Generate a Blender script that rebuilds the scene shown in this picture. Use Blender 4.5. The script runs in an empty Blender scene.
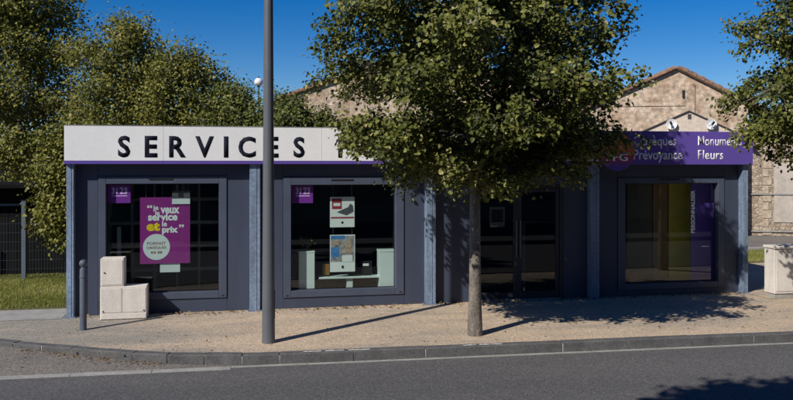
import bpy, bmesh, math, random
import numpy as np
from mathutils import Vector, Matrix

# ------------------------------------------------------------------ camera, sky, sun, exposure
F = 800.0; CX = 396.5; HY = 164.5; EYE = 2.55          # photo pixels (793 wide), eye height in metres
TH = math.atan(F / 3870.0)                             # the facade runs along world X, the view is turned by TH
CT, ST = math.cos(TH), math.sin(TH)
SUN_EL = math.radians(38.0)
SHADOW_DIR = Vector((math.cos(math.radians(37)), math.sin(math.radians(37))))   # where shadows point on the ground

scene = bpy.context.scene
col = scene.collection
cam_d = bpy.data.cameras.new('camera'); cam = bpy.data.objects.new('camera', cam_d); col.objects.link(cam)
cam.location = (0, 0, EYE); cam.rotation_euler = (math.pi / 2, 0, -TH)
cam_d.sensor_width = 36.0; cam_d.lens = 36.0 * F / 793.0; cam_d.shift_y = -(200 - HY) / 793.0
cam_d.clip_start = 0.05; cam_d.clip_end = 3000
scene.camera = cam

world = bpy.data.worlds.new('World'); scene.world = world; world.use_nodes = True
wn = world.node_tree; wn.nodes.clear()
sky = wn.nodes.new('ShaderNodeTexSky'); sky.sky_type = 'NISHITA'; sky.sun_disc = False
sky.sun_elevation = SUN_EL
sky.sun_rotation = math.atan2(-SHADOW_DIR.x, -SHADOW_DIR.y)
sky.altitude = 1500; sky.air_density = 1.0; sky.dust_density = 0.0; sky.ozone_density = 3.5
hsv = wn.nodes.new('ShaderNodeHueSaturation'); hsv.inputs['Saturation'].default_value = 1.48
hsv.inputs['Hue'].default_value = 0.512
bg = wn.nodes.new('ShaderNodeBackground'); bg.inputs['Strength'].default_value = 0.084
wo = wn.nodes.new('ShaderNodeOutputWorld')
wn.links.new(sky.outputs[0], hsv.inputs['Color']); wn.links.new(hsv.outputs[0], bg.inputs['Color'])
wn.links.new(bg.outputs[0], wo.inputs['Surface'])

sun_d = bpy.data.lights.new('sun', 'SUN'); sun_d.energy = 5.0; sun_d.angle = math.radians(0.5); sun_d.color = (1.0, 0.95, 0.87)
sun = bpy.data.objects.new('sun', sun_d); col.objects.link(sun)
_sd = Vector((SHADOW_DIR.x * math.cos(SUN_EL), SHADOW_DIR.y * math.cos(SUN_EL), -math.sin(SUN_EL)))
sun.rotation_euler = _sd.to_track_quat('-Z', 'Y').to_euler(); sun.location = (-10, -10, 20)
vs = scene.view_settings
vs.view_transform = 'Standard'; vs.look = 'None'; vs.exposure = 0.0; vs.gamma = 1.0; vs.use_curve_mapping = False

# ------------------------------------------------------------------ pixel -> place (distance from ground or a known plane)
def ray(u, v):
    du = (u - CX) / F
    return Vector((du * CT + ST, -du * ST + CT, -(v - HY) / F))
def ground(u, v, z=0.0):
    d = ray(u, v); t = (z - EYE) / d.z
    return Vector((d.x * t, d.y * t, z))
def on_y(u, v, Y):
    d = ray(u, v); t = Y / d.y
    return (d.x * t, EYE + d.z * t)

# ------------------------------------------------------------------ materials
MATS = {}
def material(name, base, rough=0.6, var=0.15, vscale=3.0, base2=None, bump=0.0, bscale=60.0, metallic=0.0, spec=0.4, fine=0.0, fscale=120.0, stretch=(1, 1, 1)):
    m = bpy.data.materials.new(name); m.use_nodes = True
    nt = m.node_tree; n = nt.nodes; l = nt.links; b = n['Principled BSDF']
    b.inputs['Roughness'].default_value = rough; b.inputs['Metallic'].default_value = metallic
    b.inputs['Specular IOR Level'].default_value = spec
    tc = n.new('ShaderNodeTexCoord'); mp = n.new('ShaderNodeMapping'); mp.inputs['Scale'].default_value = stretch
    l.new(tc.outputs['Object'], mp.inputs['Vector'])
    ns = n.new('ShaderNodeTexNoise'); ns.inputs['Scale'].default_value = vscale; ns.inputs['Detail'].default_value = 6
    ns.inputs['Roughness'].default_value = 0.65
    l.new(mp.outputs[0], ns.inputs['Vector'])
    rp = n.new('ShaderNodeValToRGB'); rp.color_ramp.elements[0].position = 0.32; rp.color_ramp.elements[1].position = 0.68
    c1 = tuple(c * (1 - var) for c in base); c2 = tuple(min(c * (1 + var), 1) for c in base) if base2 is None else base2
    if base2 is not None: c1 = base
    rp.color_ramp.elements[0].color = (*c1, 1); rp.color_ramp.elements[1].color = (*c2, 1)
    l.new(ns.outputs[0], rp.inputs[0])
    out = rp.outputs[0]
    if fine > 0:
        n2 = n.new('ShaderNodeTexNoise'); n2.inputs['Scale'].default_value = fscale; n2.inputs['Detail'].default_value = 3
        l.new(tc.outputs['Object'], n2.inputs['Vector'])
        mr = n.new('ShaderNodeMapRange'); mr.inputs['From Min'].default_value = 0.3; mr.inputs['From Max'].default_value = 0.7
        mr.inputs['To Min'].default_value = 1 - fine; mr.inputs['To Max'].default_value = 1 + fine
        l.new(n2.outputs[0], mr.inputs[0])
        mx = n.new('ShaderNodeVectorMath'); mx.operation = 'SCALE'
        l.new(out, mx.inputs[0]); l.new(mr.outputs[0], mx.inputs['Scale']); out = mx.outputs[0]
    l.new(out, b.inputs['Base Color'])
    if bump > 0:
        n3 = n.new('ShaderNodeTexNoise'); n3.inputs['Scale'].default_value = bscale; n3.inputs['Detail'].default_value = 5
        l.new(tc.outputs['Object'], n3.inputs['Vector'])
        bp = n.new('ShaderNodeBump'); bp.inputs['Strength'].default_value = bump; bp.inputs['Distance'].default_value = 0.02
        l.new(n3.outputs[0], bp.inputs['Height']); l.new(bp.outputs[0], b.inputs['Normal'])
    MATS[name] = m
    return m

def grit_material(name, cols, rough, patch, patch_scale, cell, bump, stretch=(1, 1, 1), grey_left=False):
    """loose gravel or asphalt: stone-sized cells of mixed colour over broad patches"""
    m = bpy.data.materials.new(name); m.use_nodes = True
    nt = m.node_tree; n = nt.nodes; l = nt.links; b = n['Principled BSDF']
    b.inputs['Roughness'].default_value = rough; b.inputs['Specular IOR Level'].default_value = 0.25
    tc = n.new('ShaderNodeTexCoord')
    vo = n.new('ShaderNodeTexVoronoi'); vo.inputs['Scale'].default_value = cell; l.new(tc.outputs['Object'], vo.inputs['Vector'])
    sp = n.new('ShaderNodeSeparateColor'); l.new(vo.outputs['Color'], sp.inputs[0])
    rp = n.new('ShaderNodeValToRGB'); e = rp.color_ramp.elements
    e[0].color = (*cols[0], 1); e[1].color = (*cols[-1], 1)
    for i, c in enumerate(cols[1:-1]):
        k = e.new((i + 1) / (len(cols) - 1)); k.color = (*c, 1)
    l.new(sp.outputs[0], rp.inputs[0])
    mp = n.new('ShaderNodeMapping'); mp.inputs['Scale'].default_value = stretch; l.new(tc.outputs['Object'], mp.inputs[0])
    ns = n.new('ShaderNodeTexNoise'); ns.inputs['Scale'].default_value = patch_scale; ns.inputs['Detail'].default_value = 8
    ns.inputs['Roughness'].default_value = 0.7
    l.new(mp.outputs[0], ns.inputs['Vector'])
    r2 = n.new('ShaderNodeValToRGB'); r2.color_ramp.elements[0].position = 0.36; r2.color_ramp.elements[1].position = 0.60
    r2.color_ramp.elements[0].color = (*patch[0], 1); r2.color_ramp.elements[1].color = (*patch[1], 1)
    pv_ = ns.outputs[0]
    if grey_left:                                        # bare tarmac shows through the gravel towards the driveway
        sx = n.new('ShaderNodeSeparateXYZ'); l.new(tc.outputs['Object'], sx.inputs[0])
        mr = n.new('ShaderNodeMapRange'); mr.inputs['From Min'].default_value = -3.2; mr.inputs['From Max'].default_value = 0.6
        mr.inputs['To Min'].default_value = -0.16; mr.inputs['To Max'].default_value = 0.045
        l.new(sx.outputs['X'], mr.inputs[0]); ad0 = n.new('ShaderNodeMath'); ad0.operation = 'ADD'
        l.new(pv_, ad0.inputs[0]); l.new(mr.outputs[0], ad0.inputs[1]); pv_ = ad0.outputs[0]
    l.new(pv_, r2.inputs[0])
    mx = n.new('ShaderNodeMix'); mx.data_type = 'RGBA'; mx.blend_type = 'MULTIPLY'; mx.inputs['Factor'].default_value = 1
    l.new(rp.outputs[0], mx.inputs['A']); l.new(r2.outputs[0], mx.inputs['B'])
    l.new(mx.outputs['Result'], b.inputs['Base Color'])
    n3 = n.new('ShaderNodeTexNoise'); n3.inputs['Scale'].default_value = 9; n3.inputs['Detail'].default_value = 6; l.new(tc.outputs['Object'], n3.inputs['Vector'])
    ad = n.new('ShaderNodeMath'); ad.operation = 'MULTIPLY_ADD'; ad.inputs[1].default_value = 1.2
    l.new(n3.outputs[0], ad.inputs[0]); l.new(vo.outputs['Distance'], ad.inputs[2])
    bp = n.new('ShaderNodeBump'); bp.inputs['Strength'].default_value = bump; bp.inputs['Distance'].default_value = 0.012
    l.new(ad.outputs[0], bp.inputs['Height']); l.new(bp.outputs[0], b.inputs['Normal'])
    MATS[name] = m
    return m

def leaf_material(name, dark, mid, light, odd, gloss=0.22):
    m = bpy.data.materials.new(name); m.use_nodes = True
    nt = m.node_tree; n = nt.nodes; l = nt.links; b = n['Principled BSDF']; o = n['Material Output']
    b.inputs['Roughness'].default_value = 0.45; b.inputs['Specular IOR Level'].default_value = gloss
    at = n.new('ShaderNodeAttribute'); at.attribute_name = 'tint'
    rp = n.new('ShaderNodeValToRGB'); e = rp.color_ramp.elements
    e[0].color = (*dark, 1); e[1].color = (*odd, 1); e[1].position = 1.0
    k = e.new(0.45); k.color = (*mid, 1)
    k = e.new(0.85); k.color = (*light, 1)
    l.new(at.outputs['Fac'], rp.inputs[0]); l.new(rp.outputs[0], b.inputs['Base Color'])
    tr = n.new('ShaderNodeBsdfTranslucent'); l.new(rp.outputs[0], tr.inputs['Color'])
    mx = n.new('ShaderNodeMixShader'); mx.inputs[0].default_value = 0.3
    l.new(b.outputs[0], mx.inputs[1]); l.new(tr.outputs[0], mx.inputs[2]); l.new(mx.outputs[0], o.inputs['Surface'])
    MATS[name] = m
    return m

def glass_material(name, tint=(0.55, 0.58, 0.57)):
    m = bpy.data.materials.new(name); m.use_nodes = True
    nt = m.node_tree; n = nt.nodes; l = nt.links; n.remove(n['Principled BSDF']); o = n['Material Output']
    t = n.new('ShaderNodeBsdfTransparent'); t.inputs['Color'].default_value = (*tint, 1)
    g = n.new('ShaderNodeBsdfGlossy'); g.inputs['Roughness'].default_value = 0.01; g.inputs['Color'].default_value = (0.9, 0.92, 0.95, 1)
    f = n.new('ShaderNodeFresnel')
    ge = n.new('ShaderNodeNewGeometry'); io = n.new('ShaderNodeMapRange')      # the same 1.5 seen from either side of the thin pane
    io.inputs['To Min'].default_value = 1.5; io.inputs['To Max'].default_value = 1 / 1.5
    l.new(ge.outputs['Backfacing'], io.inputs[0]); l.new(io.outputs[0], f.inputs['IOR'])
    x = n.new('ShaderNodeMixShader'); l.new(f.outputs[0], x.inputs[0]); l.new(t.outputs[0], x.inputs[1]); l.new(g.outputs[0], x.inputs[2])
    l.new(x.outputs[0], o.inputs['Surface'])
    MATS[name] = m
    return m

material('panel', (0.047, 0.058, 0.092), 0.5, 0.13, 1.6, bump=0.03, bscale=30, fine=0.07, fscale=40, stretch=(1, 1, 0.25))
material('frame', (0.064, 0.077, 0.115), 0.42, 0.1, 3, fine=0.05)
material('door_frame', (0.028, 0.03, 0.042), 0.4, 0.1, 3)
material('column', (0.16, 0.215, 0.30), 0.55, 0.3, 2.2, bump=0.05, bscale=40, fine=0.2, fscale=22, stretch=(3, 3, 0.35))
material('fascia', (0.72, 0.72, 0.715), 0.5, 0.05, 1.3, fine=0.03, fscale=20, stretch=(1, 1, 0.4))
material('trim_purple', (0.10, 0.06, 0.30), 0.45, 0.06)
material('sign_purple', (0.118, 0.074, 0.35), 0.4, 0.06, 1.5)
material('letter_dark', (0.012, 0.014, 0.025), 0.7, 0.1, spec=0.1)
material('letter_white', (0.8, 0.8, 0.82), 0.7, 0.03, spec=0.1)
material('roofing', (0.16, 0.155, 0.15), 0.9, 0.2, 2, bump=0.2)
material('zinc', (0.35, 0.36, 0.37), 0.45, 0.15, 3, metallic=0.6)
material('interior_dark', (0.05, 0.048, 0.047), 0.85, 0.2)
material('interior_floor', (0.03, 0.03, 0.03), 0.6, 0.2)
material('platform_grey', (0.34, 0.35, 0.34), 0.5, 0.1)
material('white_laminate', (0.62, 0.70, 0.68), 0.4, 0.03)
material('black_wood', (0.012, 0.012, 0.013), 0.5, 0.2)
material('poster_magenta', (0.24, 0.028, 0.20), 0.4, 0.03)
material('poster_white', (0.72, 0.76, 0.75), 0.4, 0.03)
material('poster_yellow', (0.75, 0.55, 0.02), 0.4, 0.03)
material('poster_pale', (0.60, 0.66, 0.66), 0.4, 0.03)
material('poster_red', (0.33, 0.04, 0.06), 0.4, 0.05)
material('poster_grey', (0.09, 0.09, 0.10), 0.4, 0.3, 30)
material('poster_blue', (0.06, 0.20, 0.45), 0.4, 0.3, 20)
material('poster_brown', (0.30, 0.17, 0.08), 0.4, 0.5, 25, base2=(0.5, 0.42, 0.36))
material('poster_photo', (0.10, 0.13, 0.18), 0.4, 0.5, 14, base2=(0.52, 0.47, 0.42))
material('sticker_purple', (0.11, 0.022, 0.20), 0.4, 0.05)
material('sticker_text', (0.50, 0.42, 0.62), 0.4, 0.05)
material('text_brown', (0.22, 0.10, 0.08), 0.5, 0.05)
material('banner_olive', (0.40, 0.30, 0.012), 0.5, 0.1, base2=(0.55, 0.43, 0.015))
material('banner_brown', (0.22, 0.11, 0.03), 0.5, 0.2)
material('banner_dark', (0.10, 0.075, 0.03), 0.5, 0.2)
material('banner_purple', (0.11, 0.055, 0.33), 0.5, 0.1)
material('banner_text', (0.85, 0.85, 0.88), 0.5, 0.05)
material('bark', (0.165, 0.142, 0.118), 0.9, 0.45, 9, bump=0.8, bscale=22, fine=0.25, fscale=30, stretch=(1, 1, 0.35))
material('bark_pale', (0.33, 0.31, 0.27), 0.9, 0.3, 5, bump=0.3, bscale=20)
material('pole_grey', (0.105, 0.112, 0.125), 0.45, 0.08, 3, fine=0.05, metallic=0.0)
material('bollard_grey', (0.085, 0.10, 0.13), 0.5, 0.12, 6, fine=0.1)
material('cabinet', (0.62, 0.575, 0.52), 0.85, 0.13, 5, bump=0.12, bscale=60, fine=0.1, fscale=45, stretch=(1, 1, 0.4))
material('cabinet_dark', (0.05, 0.045, 0.04), 0.8, 0.1)
material('concrete', (0.30, 0.29, 0.27), 0.9, 0.2, 4, bump=0.2, bscale=50, fine=0.15, fscale=60)
material('kerb_stone', (0.095, 0.093, 0.092), 0.9, 0.25, 5, bump=0.3, bscale=60, fine=0.25, fscale=50)
material('mortar_pale', (0.55, 0.54, 0.52), 0.9, 0.2, 20)
material('stucco', (0.33, 0.215, 0.135), 0.95, 0.3, 1.1, base2=(0.60, 0.495, 0.385), bump=0.9, bscale=9, fine=0.42, fscale=6, stretch=(1, 1, 0.7))
material('stucco_annex', (0.56, 0.475, 0.39), 0.95, 0.12, 1.2, bump=0.2, bscale=12, fine=0.12, fscale=8)
material('quoin_stone', (0.42, 0.34, 0.255), 0.95, 0.2, 3, bump=0.5, bscale=15, fine=0.2, fscale=12)
material('cement', (0.46, 0.405, 0.345), 0.9, 0.12, 1.5, bump=0.1, fine=0.1, fscale=10)
material('tile', (0.23, 0.14, 0.095), 0.9, 0.35, 2.5, fine=0.3, fscale=8, bump=0.2)
material('roof_edge', (0.05, 0.045, 0.045), 0.8, 0.2)
material('dish_white', (0.75, 0.75, 0.75), 0.5, 0.03)
material('black_plastic', (0.015, 0.015, 0.016), 0.5, 0.1)
material('fence_green', (0.035, 0.045, 0.055), 0.5, 0.1)
material('fence_post', (0.10, 0.125, 0.16), 0.5, 0.1)
material('shed_shade_black', (0.010, 0.010, 0.010), 0.95, 0.2, spec=0.05)  # near-black albedo and low gloss imitate tree shade on the shed
material('house_wall', (0.30, 0.26, 0.21), 0.9, 0.12, 1, bump=0.1)
material('shutter', (0.07, 0.09, 0.10), 0.6, 0.1)
material('brass', (0.35, 0.27, 0.12), 0.35, 0.05, metallic=0.9)
material('steel', (0.42, 0.43, 0.45), 0.35, 0.08, metallic=0.8)
material('soil', (0.16, 0.11, 0.065), 0.95, 0.3, 6, bump=0.4, bscale=40, fine=0.3)
grit_material('pavement_gravel', [(0.27, 0.21, 0.16), (0.455, 0.365, 0.275), (0.555, 0.46, 0.36), (0.66, 0.585, 0.49)], 0.95, ((0.56, 0.61, 0.66), (1.02, 0.96, 0.88)), 0.8, 75, 0.4, stretch=(0.35, 1, 1), grey_left=True)
grit_material('apron_grit', [(0.10, 0.092, 0.082), (0.165, 0.15, 0.135), (0.205, 0.188, 0.168), (0.30, 0.275, 0.25)], 0.95, ((0.8, 0.8, 0.82), (1.0, 0.98, 0.95)), 0.8, 75, 0.4)
grit_material('asphalt', [(0.070, 0.068, 0.069), (0.095, 0.093, 0.094), (0.118, 0.114, 0.114), (0.18, 0.172, 0.168)], 0.85, ((0.82, 0.82, 0.83), (1.02, 1.01, 1.0)), 0.6, 75, 0.35, stretch=(0.15, 1, 1))
grit_material('ground_dirt', [(0.09, 0.085, 0.04), (0.13, 0.12, 0.05), (0.16, 0.14, 0.08)], 0.95, ((0.8, 0.85, 0.75), (1, 1, 1)), 0.3, 30, 0.4)
leaf_material('leaf_street', (0.038, 0.047, 0.010), (0.112, 0.127, 0.026), (0.265, 0.268, 0.07), (0.40, 0.34, 0.15))
leaf_material('leaf_olive', (0.07, 0.073, 0.014), (0.17, 0.172, 0.031), (0.30, 0.285, 0.068), (0.42, 0.33, 0.085))
leaf_material('leaf_green', (0.048, 0.058, 0.014), (0.12, 0.135, 0.032), (0.22, 0.23, 0.06), (0.32, 0.28, 0.09))
leaf_material('grass_blade', (0.125, 0.14, 0.025), (0.245, 0.258, 0.058), (0.39, 0.375, 0.12), (0.52, 0.46, 0.21), 0.2)
leaf_material('dry_leaf', (0.11, 0.06, 0.025), (0.24, 0.135, 0.06), (0.36, 0.22, 0.10), (0.42, 0.30, 0.13), 0.2)
glass_material('glass', (0.90, 0.94, 0.93))
glass_material('glass_door', (0.6, 0.62, 0.62))

# stone wall with mortar joints for the old building's flank
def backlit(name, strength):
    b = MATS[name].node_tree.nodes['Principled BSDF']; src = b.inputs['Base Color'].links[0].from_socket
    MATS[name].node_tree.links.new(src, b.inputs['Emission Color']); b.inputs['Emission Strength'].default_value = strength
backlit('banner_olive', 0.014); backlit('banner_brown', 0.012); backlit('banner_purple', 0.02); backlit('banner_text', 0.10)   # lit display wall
def stone_wall_material():
    m = bpy.data.materials.new('rubble'); m.use_nodes = True
    nt = m.node_tree; n = nt.nodes; l = nt.links; b = n['Principled BSDF']; b.inputs['Roughness'].default_value = 0.95
    tc = n.new('ShaderNodeTexCoord'); mp = n.new('ShaderNodeMapping'); mp.inputs['Scale'].default_value = (1, 1, 1.5)
    l.new(tc.outputs['Object'], mp.inputs[0])
    v = n.new('ShaderNodeTexVoronoi'); v.inputs['Scale'].default_value = 6.5; l.new(mp.outputs[0], v.inputs['Vector'])
    v2 = n.new('ShaderNodeTexVoronoi'); v2.feature = 'DISTANCE_TO_EDGE'; v2.inputs['Scale'].default_value = 6.5; l.new(mp.outputs[0], v2.inputs['Vector'])
    sp = n.new('ShaderNodeSeparateColor'); l.new(v.outputs['Color'], sp.inputs[0])
    rp = n.new('ShaderNodeValToRGB'); rp.color_ramp.elements[0].color = (0.25, 0.18, 0.12, 1); rp.color_ramp.elements[1].color = (0.50, 0.41, 0.31, 1)
    l.new(sp.outputs[0], rp.inputs[0])
    ed = n.new('ShaderNodeMapRange'); ed.inputs['From Max'].default_value = 0.09; l.new(v2.outputs['Distance'], ed.inputs[0])
    mx = n.new('ShaderNodeMix'); mx.data_type = 'RGBA'; l.new(ed.outputs[0], mx.inputs['Factor'])
    mx.inputs['A'].default_value = (0.46, 0.39, 0.31, 1); l.new(rp.outputs[0], mx.inputs['B'])
    l.new(mx.outputs['Result'], b.inputs['Base Color'])
    bp = n.new('ShaderNodeBump'); bp.inputs['Strength'].default_value = 0.8; bp.inputs['Distance'].default_value = 0.04
    l.new(ed.outputs[0], bp.inputs['Height']); l.new(bp.outputs[0], b.inputs['Normal'])
    MATS['rubble'] = m
stone_wall_material()

def logo_material():
    m = bpy.data.materials.new('logo_disc'); m.use_nodes = True
    nt = m.node_tree; n = nt.nodes; l = nt.links; b = n['Principled BSDF']; b.inputs['Roughness'].default_value = 0.4
    tc = n.new('ShaderNodeTexCoord'); sx = n.new('ShaderNodeSeparateXYZ'); l.new(tc.outputs['Object'], sx.inputs[0])
    rp = n.new('ShaderNodeValToRGB'); e = rp.color_ramp.elements
    e[0].color = (0.10, 0.06, 0.32, 1); e[0].position = 0.12; e[1].color = (0.62, 0.22, 0.03, 1); e[1].position = 0.75
    k = e.new(0.4); k.color = (0.40, 0.05, 0.06, 1)
    mr = n.new('ShaderNodeMapRange'); mr.inputs['From Min'].default_value = -0.36; mr.inputs['From Max'].default_value = 0.36
    l.new(sx.outputs['Z'], mr.inputs[0]); l.new(mr.outputs[0], rp.inputs[0]); l.new(rp.outputs[0], b.inputs['Base Color'])
    MATS['logo_disc'] = m
logo_material()

# ------------------------------------------------------------------ mesh helpers
def tag(o, label=None, cat=None, group=None, kind=None):
    if label: o['label'] = label
    if cat: o['category'] = cat
    if group: o['group'] = group
    if kind: o['kind'] = kind
    return o
def empty(name, loc=(0, 0, 0), rz=0.0):
    o = bpy.data.objects.new(name, None); o.empty_display_size = 0.2; o.location = loc; o.rotation_euler = (0, 0, rz); col.objects.link(o); return o
def link(name, me, mat, parent=None, loc=None):
    if mat and not me.materials: me.materials.append(MATS[mat] if isinstance(mat, str) else mat)
    o = bpy.data.objects.new(name, me); col.objects.link(o)
    if parent is not None:
        o.parent = parent
        if loc is None:                                   # mesh is written in world coordinates
            w = Vector((0, 0, 0)); p = parent
            while p: w += p.location; p = p.parent
            loc = -w
    if loc is not None: o.location = loc
    return o

class MB:
    def __init__(s): s.v = []; s.f = []
    def box(s, x0, x1, y0, y1, z0, z1):
        b = len(s.v)
        s.v += [(x0, y0, z0), (x1, y0, z0), (x1, y1, z0), (x0, y1, z0), (x0, y0, z1), (x1, y0, z1), (x1, y1, z1), (x0, y1, z1)]
        s.f += [tuple(b + i for i in q) for q in ((0, 3, 2, 1), (4, 5, 6, 7), (0, 1, 5, 4), (1, 2, 6, 5), (2, 3, 7, 6), (3, 0, 4, 7))]
        return s
    def prism(s, poly, axis, a0, a1):
        """extrude a 2D polygon: axis 'y' -> poly in (x,z), 'z' -> (x,y), 'x' -> (y,z)"""
        b = len(s.v); n = len(poly)
        def P(p, a): return {'y': (p[0], a, p[1]), 'z': (p[0], p[1], a), 'x': (a, p[0], p[1])}[axis]
        s.v += [P(p, a0) for p in poly] + [P(p, a1) for p in poly]
        s.f += [tuple(b + i for i in range(n))[::-1], tuple(b + n + i for i in range(n))]
        s.f += [(b + i, b + (i + 1) % n, b + n + (i + 1) % n, b + n + i) for i in range(n)]
        return s
    def lathe(s, prof, c=(0, 0, 0), seg=20):
        b = len(s.v); k = len(prof)
        for i in range(seg):
            a = 2 * math.pi * i / seg
            s.v += [(c[0] + r * math.cos(a), c[1] + r * math.sin(a), c[2] + z) for r, z in prof]
        for i in range(seg):
            j = (i + 1) % seg
            for t in range(k - 1): s.f.append((b + i * k + t, b + j * k + t, b + j * k + t + 1, b + i * k + t + 1))
        s.f.append(tuple(b + i * k for i in range(seg))[::-1]); s.f.append(tuple(b + i * k + k - 1 for i in range(seg)))
        return s
    def tube(s, pts, rads, seg=6):
        b = len(s.v); pts = [Vector(p) for p in pts]
        for i, p in enumerate(pts):
            d = (pts[min(i + 1, len(pts) - 1)] - pts[max(i - 1, 0)]).normalized()
            u = d.cross(Vector((0.3, 0.9, 0.1))).normalized(); w = d.cross(u)
            for k in range(seg):
                a = 2 * math.pi * k / seg
                s.v.append(tuple(p + (u * math.cos(a) + w * math.sin(a)) * rads[i]))
        for i in range(len(pts) - 1):
            for k in range(seg):
                j = (k + 1) % seg
                s.f.append((b + i * seg + k, b + i * seg + j, b + (i + 1) * seg + j, b + (i + 1) * seg + k))
        s.f.append(tuple(b + k for k in range(seg))); s.f.append(tuple(b + (len(pts) - 1) * seg + k for k in range(seg))[::-1])
        return s
    def mesh(s, name, bevel=0.0, smooth=False):
        me = bpy.data.meshes.new(name); me.from_pydata(s.v, [], s.f); me.update()
        bm = bmesh.new(); bm.from_mesh(me); bmesh.ops.recalc_face_normals(bm, faces=bm.faces)
        if bevel > 0:
            ed = [e for e in bm.edges if len(e.link_faces) == 2 and e.calc_face_angle(0) > 0.6]
            bmesh.ops.bevel(bm, geom=ed, offset=bevel, segments=1, affect='EDGES', clamp_overlap=True)
        bm.to_mesh(me); bm.free()
        if smooth:
            me.polygons.foreach_set('use_smooth', [True] * len(me.polygons))
            try: me.set_sharp_from_angle(angle=math.radians(40))
            except Exception: pass
        return me
    def build(s, name, mat, parent=None, loc=None, bevel=0.0, smooth=False):
        return link(name, s.mesh(name, bevel, smooth), mat, parent, loc)

def box(name, mat, parent, x0, x1, y0, y1, z0, z1, bevel=0.0):
    """a box whose object origin sits at its base centre when top-level"""
    return MB().box(x0, x1, y0, y1, z0, z1).build(name, mat, parent, bevel=bevel)

def rel(o, p): return Vector(p) - o.location

def text_mesh(s, height, width=None, extrude=0.0, bold=0.0):
    cu = bpy.data.curves.new('lettering', 'FONT'); cu.body = s; cu.size = 1.0; cu.extrude = 0.0; cu.offset = bold; cu.resolution_u = 3
    t = bpy.data.objects.new('lettering', cu); col.objects.link(t)
    bpy.context.view_layer.update()
    me = bpy.data.meshes.new_from_object(t.evaluated_get(bpy.context.evaluated_depsgraph_get()))
    bpy.data.objects.remove(t); bpy.data.curves.remove(cu)
    co = np.empty(len(me.vertices) * 3); me.vertices.foreach_get('co', co); co = co.reshape(-1, 3)
    mn = co.min(0); mxx = co.max(0)
    k = height / (mxx[1] - mn[1]); kx = k if width is None else width / (mxx[0] - mn[0])
    x = (co[:, 0] - mn[0]) * kx; z = (co[:, 1] - mn[1]) * k
    new = np.stack([x, np.zeros_like(x), z], 1)                    # stands in the XZ plane, read from -Y
    me.vertices.foreach_set('co', new.ravel()); me.update()
    if extrude > 0:
        bm = bmesh.new(); bm.from_mesh(me)
        r = bmesh.ops.extrude_face_region(bm, geom=bm.faces[:])
        bmesh.ops.translate(bm, vec=(0, -extrude, 0), verts=[g for g in r['geom'] if isinstance(g, bmesh.types.BMVert)])
        bmesh.ops.recalc_face_normals(bm, faces=bm.faces); bm.to_mesh(me); bm.free()
    return me, float(x.max())

# ------------------------------------------------------------------ foliage helpers
def leaves_mesh(name, pos, nrm, size, tint, rng, aspect=0.8):
    n = len(pos)
    nrm = nrm / np.linalg.norm(nrm, axis=1, keepdims=True)
    r = rng.normal(size=(n, 3)); r[:, 2] -= 0.5
    ax = r - (r * nrm).sum(1, keepdims=True) * nrm; ax /= np.linalg.norm(ax, axis=1, keepdims=True)
    sd = np.cross(nrm, ax)
    sz = size[:, None]; w = sz * aspect
    P = np.empty((n, 6, 3))
    P[:, 0] = pos
    P[:, 1] = pos + ax * sz * 0.25 + sd * w * 0.5 + nrm * sz * 0.12
    P[:, 2] = pos + ax * sz * 0.70 + sd * w * 0.36 + nrm * sz * 0.05
    P[:, 3] = pos + ax * sz - nrm * sz * 0.12
    P[:, 4] = pos + ax * sz * 0.70 - sd * w * 0.36 + nrm * sz * 0.05
    P[:, 5] = pos + ax * sz * 0.25 - sd * w * 0.5 + nrm * sz * 0.12
    me = bpy.data.meshes.new(name)
    me.vertices.add(n * 6); me.vertices.foreach_set('co', P.ravel())
    base = (np.arange(n) * 6)[:, None]
    idx = np.concatenate([base + np.array([[0, 1, 2, 3]]), base + np.array([[0, 3, 4, 5]])], 1).astype(np.int32).ravel()
    me.loops.add(n * 8); me.loops.foreach_set('vertex_index', idx)
    me.polygons.add(n * 2); me.polygons.foreach_set('loop_start', np.arange(n * 2, dtype=np.int32) * 4)
    me.update(calc_edges=True)
    a = me.attributes.new('tint', 'FLOAT', 'FACE'); a.data.foreach_set('value', np.repeat(np.clip(tint, 0, 1), 2).astype(np.float32))
    return me

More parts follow.
